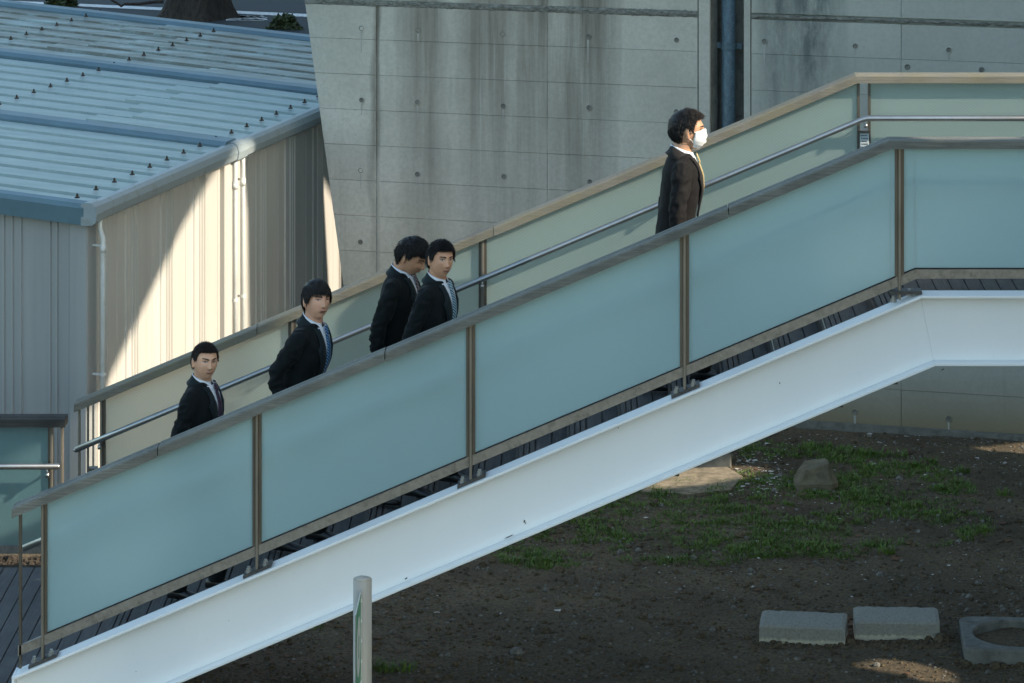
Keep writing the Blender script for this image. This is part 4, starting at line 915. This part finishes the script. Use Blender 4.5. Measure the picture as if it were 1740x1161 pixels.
        for sd in (-1, 1):
            for th0 in (0, -38):
                a = head_off(Vector((math.cos(rad(th0))*math.cos(rad(66)), sd*math.cos(rad(th0))*math.sin(rad(66)), math.sin(rad(th0)))), .006); m_ = head_off(Vector((math.cos(rad(th0*.5))*math.cos(rad(80)), sd*math.cos(rad(th0*.5))*math.sin(rad(80)), math.sin(rad(th0*.6)))), .008); b = Vector((-.014, sd*.085, .006 if th0 == 0 else -.028))
                q = MB(); q.tube([headx(a), headx(m_), headx(b)], .0016, 6); fin(q, 'ear_loop', mask_m, mo)
    # --- hair
    hl = spec['hairline']; thk = spec.get('hair_t', .014)*.78; dc = Vector((-.55, 0, .85)).normalized(); hm = hair_mat('hair', spec.get('hair', (.010, .008, .007)))
    def line(ph): ph = abs((math.degrees(ph)+180) % 360-180); return np.interp(ph, hl[0], hl[1])
    def hairp(d, e):
        return HC*0+head_off(d, 0)+(d+Vector((0, 0, .15))).normalized()*e
    q = MB(); na2, nb2 = 90, 46; vs = []
    for j in range(nb2+1):
        for i in range(na2):
            ph = 2*math.pi*i/na2; l = line(ph)+3.2*mnoise.noise(Vector((math.cos(ph)*6, math.sin(ph)*6, 0))+sz); t = (j/nb2); th = rad(l+(89.5-l)*t); d = Vector((math.cos(th)*math.cos(ph), math.cos(th)*math.sin(ph), math.sin(th)))
            e = thk*(.25+.75*sst(0, .28, t))*(1+.16*mnoise.noise(d*5+sz)+.10*mnoise.noise(d*14+sz)); 
            e *= 1-.5*sst(.45, .9, abs(d.y))*sst(.75, .1, d.z)
            if d.x < -.2: e *= 1+.35*sst(.2, .8, -d.x)*sst(-.3, .3, d.z)
            vs.append(headx(hairp(d, e)))
    q.add(vs, [(j*na2+i, j*na2+(i+1) % na2, (j+1)*na2+(i+1) % na2, (j+1)*na2+i) for j in range(nb2) for i in range(na2)]); ho = fin(q, 'hair', hm, root, True)
    q = MB(); nT = spec.get('tufts', 1500)+900; L0 = spec.get('hair_l', .035); lift = spec.get('lift', .010)
    for _ in range(nT):
        ph = rr.uniform(-math.pi, math.pi); l = line(ph); sl_ = math.sin(rad(l)); th = math.asin(min(.999, sl_+(1-sl_)*rr.random())); d = Vector((math.cos(th)*math.cos(ph), math.cos(th)*math.sin(ph), math.sin(th)))
        tan = (d-dc*1.0); tan = (tan-d*tan.dot(d)).normalized() if tan.length > .05 else Vector((1, 0, 0)); fr = spec.get('front_dir', 0)
        tan = (tan+Vector((rr.gauss(0, .25), rr.gauss(0, .25), rr.gauss(0, .15))) + Vector((.5*fr, 0, 0))).normalized()
        ov_ = rr.uniform(.05, 1.5); L = L0*rr.uniform(.6, 1.25); e0 = thk*.8; pts = []; frn = sst(.2, .8, d.x)
        for k in range(4):
            dd = (d+tan*(L*k/3/.10)).normalized(); ovr = spec.get('overhang', 9)*ov_; lf_ = e0+lift*(k/3)**1.5*rr.uniform(.2, 1.3)*(1+spec.get('front_lift', 0)*frn)
            if math.degrees(math.asin(max(-1, min(1, dd.z)))) < line(math.atan2(dd.y, dd.x))-ovr: break
            pts.append(headx(hairp(dd, lf_)))
        if len(pts) < 2: continue
        w = rr.uniform(.0013, .0038)*spec.get('strand', 1); q.tube(pts, [w*(1-.88*(k/(len(pts)-1))) for k in range(len(pts))], 3)
    o = fin(q, 'hair_strand', hm, ho, True); o['kind'] = 'stuff'
    # --- jacket
    suit = spec['suit']; sm = cloth('suit_cloth', tuple(x*(1+.5*(spec['seed'] == 5)) for x in suit) if spec['seed'] < 5 else (.0085, .0078, .0078), spec.get('sheen', .06)); lap_m = cloth('lapel_highlight_cloth', tuple(x*2.6 for x in suit), .1); J = MB()  # lapel and collar highlights put in as a lighter suit colour
    prof = [(.80, .182, .128, -.005), (.86, .186, .130, -.004), (.95, .180, .126, 0), (1.05, .166, .118, .004), (1.15, .170, .120, .006), (1.26, .182, .126, .006), (1.33, .184, .120, 0), (1.385, .168, .100, -.006), (1.425, .122, .078, -.010), (1.455, .080, .064, -.012), (1.462, .06, .05, -.012)]
    J.rings([sup((x, 0, z), w*.90, d*.95, 44, 2.35) for z, w, d, x in prof]); jbvh = bvh_of(J)
    for sd in (-1, 1):
        s_, e, w = arms[sd]; q0 = s_+Vector((0, -sd*.07, .012)); up = (e-s_).normalized(); lo = (w-e).normalized()
        J.tube([q0, s_+Vector((0, -sd*.012, .002)), s_+up*.06, s_+up*.16, e-up*.03, e+lo*.04, e+lo*.14, w-lo*.0, w+lo*.012], [.052, .058, .060, .055, .050, .048, .044, .039, .037], 22)
    for i, v in enumerate(J.v): J.v[i] = tuple(pose(v))
    jm = remesh(J, .0085, 'jacket', sm, 3)
    # folds: diagonal creases on the sleeves, soft drapes on the body
    co = np.empty(len(jm.vertices)*3); jm.vertices.foreach_get('co', co); co = co.reshape(-1, 3); nm = np.array([tuple(v.normal) for v in jm.vertices])
    for i in range(len(co)):
        p = Vector(co[i]); arm = abs(p.y) > .165
        f = mnoise.noise(Vector((p.x*9+p.z*9, p.y*7, p.z*15-p.x*10))*(1.25 if arm else .8)+sz)
        g_ = mnoise.noise(Vector((p.x*5, p.y*5, p.z*3.2))+sz*2); rid = (1-abs(f)*2.2)
        amp = .0085 if arm else .0042
        co[i] += nm[i]*(amp*(rid-.45)+.005*g_)
    jm.vertices.foreach_set('co', co.reshape(-1)); jm.update(); jk = link('jacket', jm, root)
    def vw(z): return np.interp(z, [1.07, 1.12, 1.25, 1.36, 1.44], [.002, .010, .032, .050, .062])
    def drape(fn, nu, nv, off, name, mat, par, solid=.003):
        q = MB(); vs = []
        for i in range(nu+1):
            for j in range(nv+1):
                y, z = fn(i/nu, j/nv); h_ = jbvh.ray_cast(Vector((.5, y, z)), Vector((-1, 0, 0))); x = h_[0].x if h_[0] else .05; vs.append(Vector((x+(off(i/nu, j/nv) if callable(off) else off), y, z)))
        q.add(vs, [(i*(nv+1)+j, (i+1)*(nv+1)+j, (i+1)*(nv+1)+j+1, i*(nv+1)+j+1) for i in range(nu) for j in range(nv)]); return fin(q, name, mat, par, True, solid)
    ztop = 1.44
    shirt = drape(lambda u, v: ((v*2-1)*vw(1.07+(ztop-1.07)*u), 1.07+(ztop-1.07)*u), 16, 8, lambda u, v: .006+.004*u, 'shirt', M['shirt'], root)
    q = MB(); vs = []; n_ = 40
    for i in range(n_+1):
        a = rad(14)+(2*math.pi-rad(28))*i/n_; fr = .5+.5*math.cos(a); zt_ = 1.492-.034*fr; c_ = Vector((-.012+.004*fr, 0, 0)); tip = sst(.86, 1, fr)
        for r_, dz in ((.058, -.05), (.0605, -.012), (.0625, 0), (.0655, -.003), (.071+.014*fr+.010*tip, -.040-.042*tip)): vs.append(c_+Vector((math.cos(a)*r_*1.02, math.sin(a)*r_*.98, zt_+dz)))
    q.add(vs, [(i*5+j, (i+1)*5+j, (i+1)*5+j+1, i*5+j+1) for i in range(n_) for j in range(4)]); fin(q, 'collar', M['shirt'], shirt, True, .002)
    tw_ = lambda z: np.interp(z, [1.07, 1.16, 1.30, 1.405, 1.41, 1.425, 1.455], [.004, .036, .029, .017, .019, .022, .017])
    tie = drape(lambda u, v: ((v*2-1)*tw_(1.07+.382*u), 1.07+.382*u), 26, 4, lambda u, v: .012+(.010 if u > .88 else 0)+.006*u+.004*(1-(2*v-1)**2), 'tie', spec['tie'], root, .004)
    for sd in (-1, 1):
        lw = lambda z: np.interp(z, [1.06, 1.10, 1.24, 1.325, 1.33, 1.345, 1.44], [.006, .018, .052, .072, .060, .046, .030])
        drape(lambda u, v: (sd*(vw(1.06+.375*u)-.004+v*lw(1.06+.375*u)), 1.06+.375*u), 20, 4, lambda u, v: .013+.006*math.sin(v*3.1)-.004*v, 'lapel', lap_m, jk, .004)
    q = MB(); vs = []
    for i in range(n_+1):
        a = rad(50)+(2*math.pi-rad(100))*i/n_; fr = .5+.5*math.cos(a); zt_ = 1.487-.050*fr
        for r_, dz in ((.066, -.03), (.068, 0), (.074, .0), (.088, -.030), (.108, -.052)): vs.append(Vector((-.012+math.cos(a)*r_*(.92 if a > 7 else .92-.05*max(0, -math.cos(a))), math.sin(a)*r_*1.04, zt_+dz)))
    q.add(vs, [(i*5+j, (i+1)*5+j, (i+1)*5+j+1, i*5+j+1) for i in range(n_) for j in range(4)]); fin(q, 'jacket_collar', lap_m, jk, True, .004)
    drape(lambda u, v: (-.004+(v-.5)*.012, .82+.25*u), 8, 1, .010, 'front_edge', sm, jk, .004)
    for z in (1.055, .955):
        q = MB(); h_ = jbvh.ray_cast(Vector((.5, -.012, z)), Vector((-1, 0, 0))); x = h_[0].x; q.tube([(x+.006, -.012, z), (x+.014, -.012, z)], .009, 12); fin(q, 'button', M['button'], jk)
    for sd in (-1, 1): drape(lambda u, v: (sd*(.085+.065*v), .985-.045*u), 3, 4, .008, 'pocket_flap', sm, jk, .004)
    # --- trousers, shoes
    q = MB(); q.rings([sup((0, 0, z), w, d, 30, 2.2) for z, w, d in ((.84, .150, .105), (.90, .160, .115), (1.0, .148, .105))])
    for sd in (-1, 1):
        hip, kn, an = legs[sd]; dn_ = (an-kn).normalized(); q.tube([hip+Vector((0, -sd*.015, .06)), hip, (hip+kn)/2, kn, (kn+an)/2, an+Vector((0, 0, .0)), an-Vector((0, 0, .035))], [.085, .092, .080, .066, .060, .056, .055], 18)
    for i, v in enumerate(q.v): q.v[i] = tuple(pose(v))
    link('trousers', remesh(q, .011, 'trousers', sm, 2), root)
    for sd in (-1, 1):
        an = legs[sd][2]; c = an+Vector((0, 0, -.085)); q = MB(); R = []
        for x, w, h_ in ((-.075, .022, .05), (-.065, .032, .075), (-.02, .036, .085), (.04, .038, .07), (.09, .045, .052), (.14, .046, .042), (.185, .034, .034), (.20, .016, .022)):
            R.append([c+Vector((x, w*math.cos(a), max(0, .5*h_+.5*h_*math.sin(a)*1.0))) for a in [k*math.pi/8 for k in range(16)]])
        q.rings(R); o = q.build('shoe', M['shoe'], root, True)
    return root

def tread(x):
    if x > XS: return ZL
    k = int((XS-x)//RUN)+1; return ZL-RISE*k if k < NST else zd
SHORT = ([0, 30, 48, 58, 66, 74, 82, 96, 104, 114, 145, 180], [35, 36, 35, 32, 22, 0, 8, 15, 4, -20, -32, -38])
FRINGE = ([0, 30, 48, 58, 66, 74, 82, 96, 104, 114, 145, 180], [28, 27, 24, 18, 6, -8, 0, 12, 0, -26, -40, -46])
HANG = ((-.05, .225, 1.10), (-.02, .235, .865))
def place(px_head, ytop, Y, xbody, h, yaw, **k):
    z = CAM_Z-(ytop-PY0)*(CAM_D+Y)/FPX; x = (xbody-PX0)*(CAM_D+Y)/FPX; fa, fb = k.pop('step', (.16, -.15)); h = max(1.60, min(1.80, (z-tread(x+min(fa, fb)+.06)-.025)/.985)); rz = z-h*.985
    k.setdefault('arms', (HANG, HANG))
    k['feet'] = [(fa, tread(x+fa+.06)-rz+.006), (fb, tread(x+fb+.06)-rz+.006)]
    return person(dict(loc=(x, Y, rz), h=h, yaw=rad(yaw), **k))
DK = (.0048, .0075, .0085)
ppl = []
ppl.append(place(348, 582, 1.38, 334, 1.66, -18, seed=1, lean=.10, hyaw=rad(-44), hpitch=rad(-5), suit=DK, hairline=SHORT, hair=(.022, .014, .010), hair_t=.012, hair_l=.022, lift=.010, front_lift=.8, overhang=5, squint=.35, brow=.5, skin=(.47, .29, .21), jaw=1.0,
    tie=tie_mat('tie_plum_specks', (.020, .010, .022), (.16, .08, .15), 30, .5, .86), arms=(((-.055, .205, 1.11), (-.07, .205, .875)), HANG),
    label='short-haired man in dark suit and plum tie, lowest of the five on the stair'))
ppl.append(place(540, 474, 1.5, 506, 1.70, -18, seed=2, lean=.22, hyaw=rad(-40), hpitch=rad(-14), hroll=rad(3), suit=DK, hairline=FRINGE, hair_t=.018, hair_l=.050, lift=.006, overhang=13, squint=.25, open=.5, brow=-.2, skin=(.47, .28, .21), front_dir=.4, tufts=2000, strand=1.3,
    tie=tie_mat('tie_blue_stripe', (.008, .016, .05), (.12, .30, .52), 21, rad(35), .52), arms=(((-.10, .215, 1.13), (.02, .205, .93)), HANG),
    label='stooping man with black fringe and blue striped tie, second lowest on the stair'))
ppl.append(place(706, 395, 1.80, 668, 1.71, -14, seed=3, lean=.13, hyaw=rad(-14), hpitch=rad(20), suit=(.0045, .007, .0075), hairline=([0, 30, 48, 58, 66, 74, 82, 96, 104, 114, 145, 180], [27, 27, 27, 25, 20, 2, 2, 13, 0, -26, -40, -44]), hair_t=.018, hair_l=.038, lift=.016, overhang=7, eyes_down=True, skin=(.38, .22, .15), tufts=1900, strand=1.3, front_dir=.6,
    tie=tie_mat('tie_maroon_stripe', (.035, .008, .016), (.38, .30, .33), 18, rad(35), .8), step=(-.12, .18),
    label='man with bowed head and maroon tie, behind the man with the teal striped tie'))
ppl.append(place(757, 408, 1.34, 731, 1.70, -22, seed=4, lean=.12, hyaw=rad(-38), hpitch=rad(-5), suit=DK, hairline=([0, 30, 48, 58, 66, 74, 82, 96, 104, 114, 145, 180], [34, 33, 31, 26, 14, -6, 4, 14, 2, -24, -36, -42]), hair_t=.016, hair_l=.030, lift=.013, front_lift=1.0, overhang=8, squint=.4, skin=(.42, .245, .17), tufts=1800,
    tie=tie_mat('tie_teal_stripe', (.010, .022, .055), (.33, .52, .60), 21, rad(35), .5), arms=(((-.06, .205, 1.11), (-.09, .205, .87)), HANG),
    label='man with spiky black hair and teal striped tie looking towards the viewer, third lowest'))
ppl.append(place(1172, 189, 1.75, 1147, 1.74, 2, seed=5, lean=.10, hyaw=rad(0), hpitch=rad(-5), suit=(.0085, .0075, .007), sheen=.03, hairline=([0, 30, 48, 58, 66, 74, 82, 96, 104, 114, 145, 180], [38, 38, 36, 30, 20, -2, 6, 14, 2, -24, -36, -42]), hair_t=.016, hair_l=.040, lift=.013, front_lift=1.2, overhang=7, mask=True, squint=.3, skin=(.36, .22, .15), tufts=1700,
    tie=tie_mat('tie_gold', (.42, .30, .12), (.55, .42, .20), 20), arms=(((-.015, .225, 1.11), (.045, .23, .875)), HANG),
    label='sunlit man in a white face mask and brown-black suit, highest on the stair'))
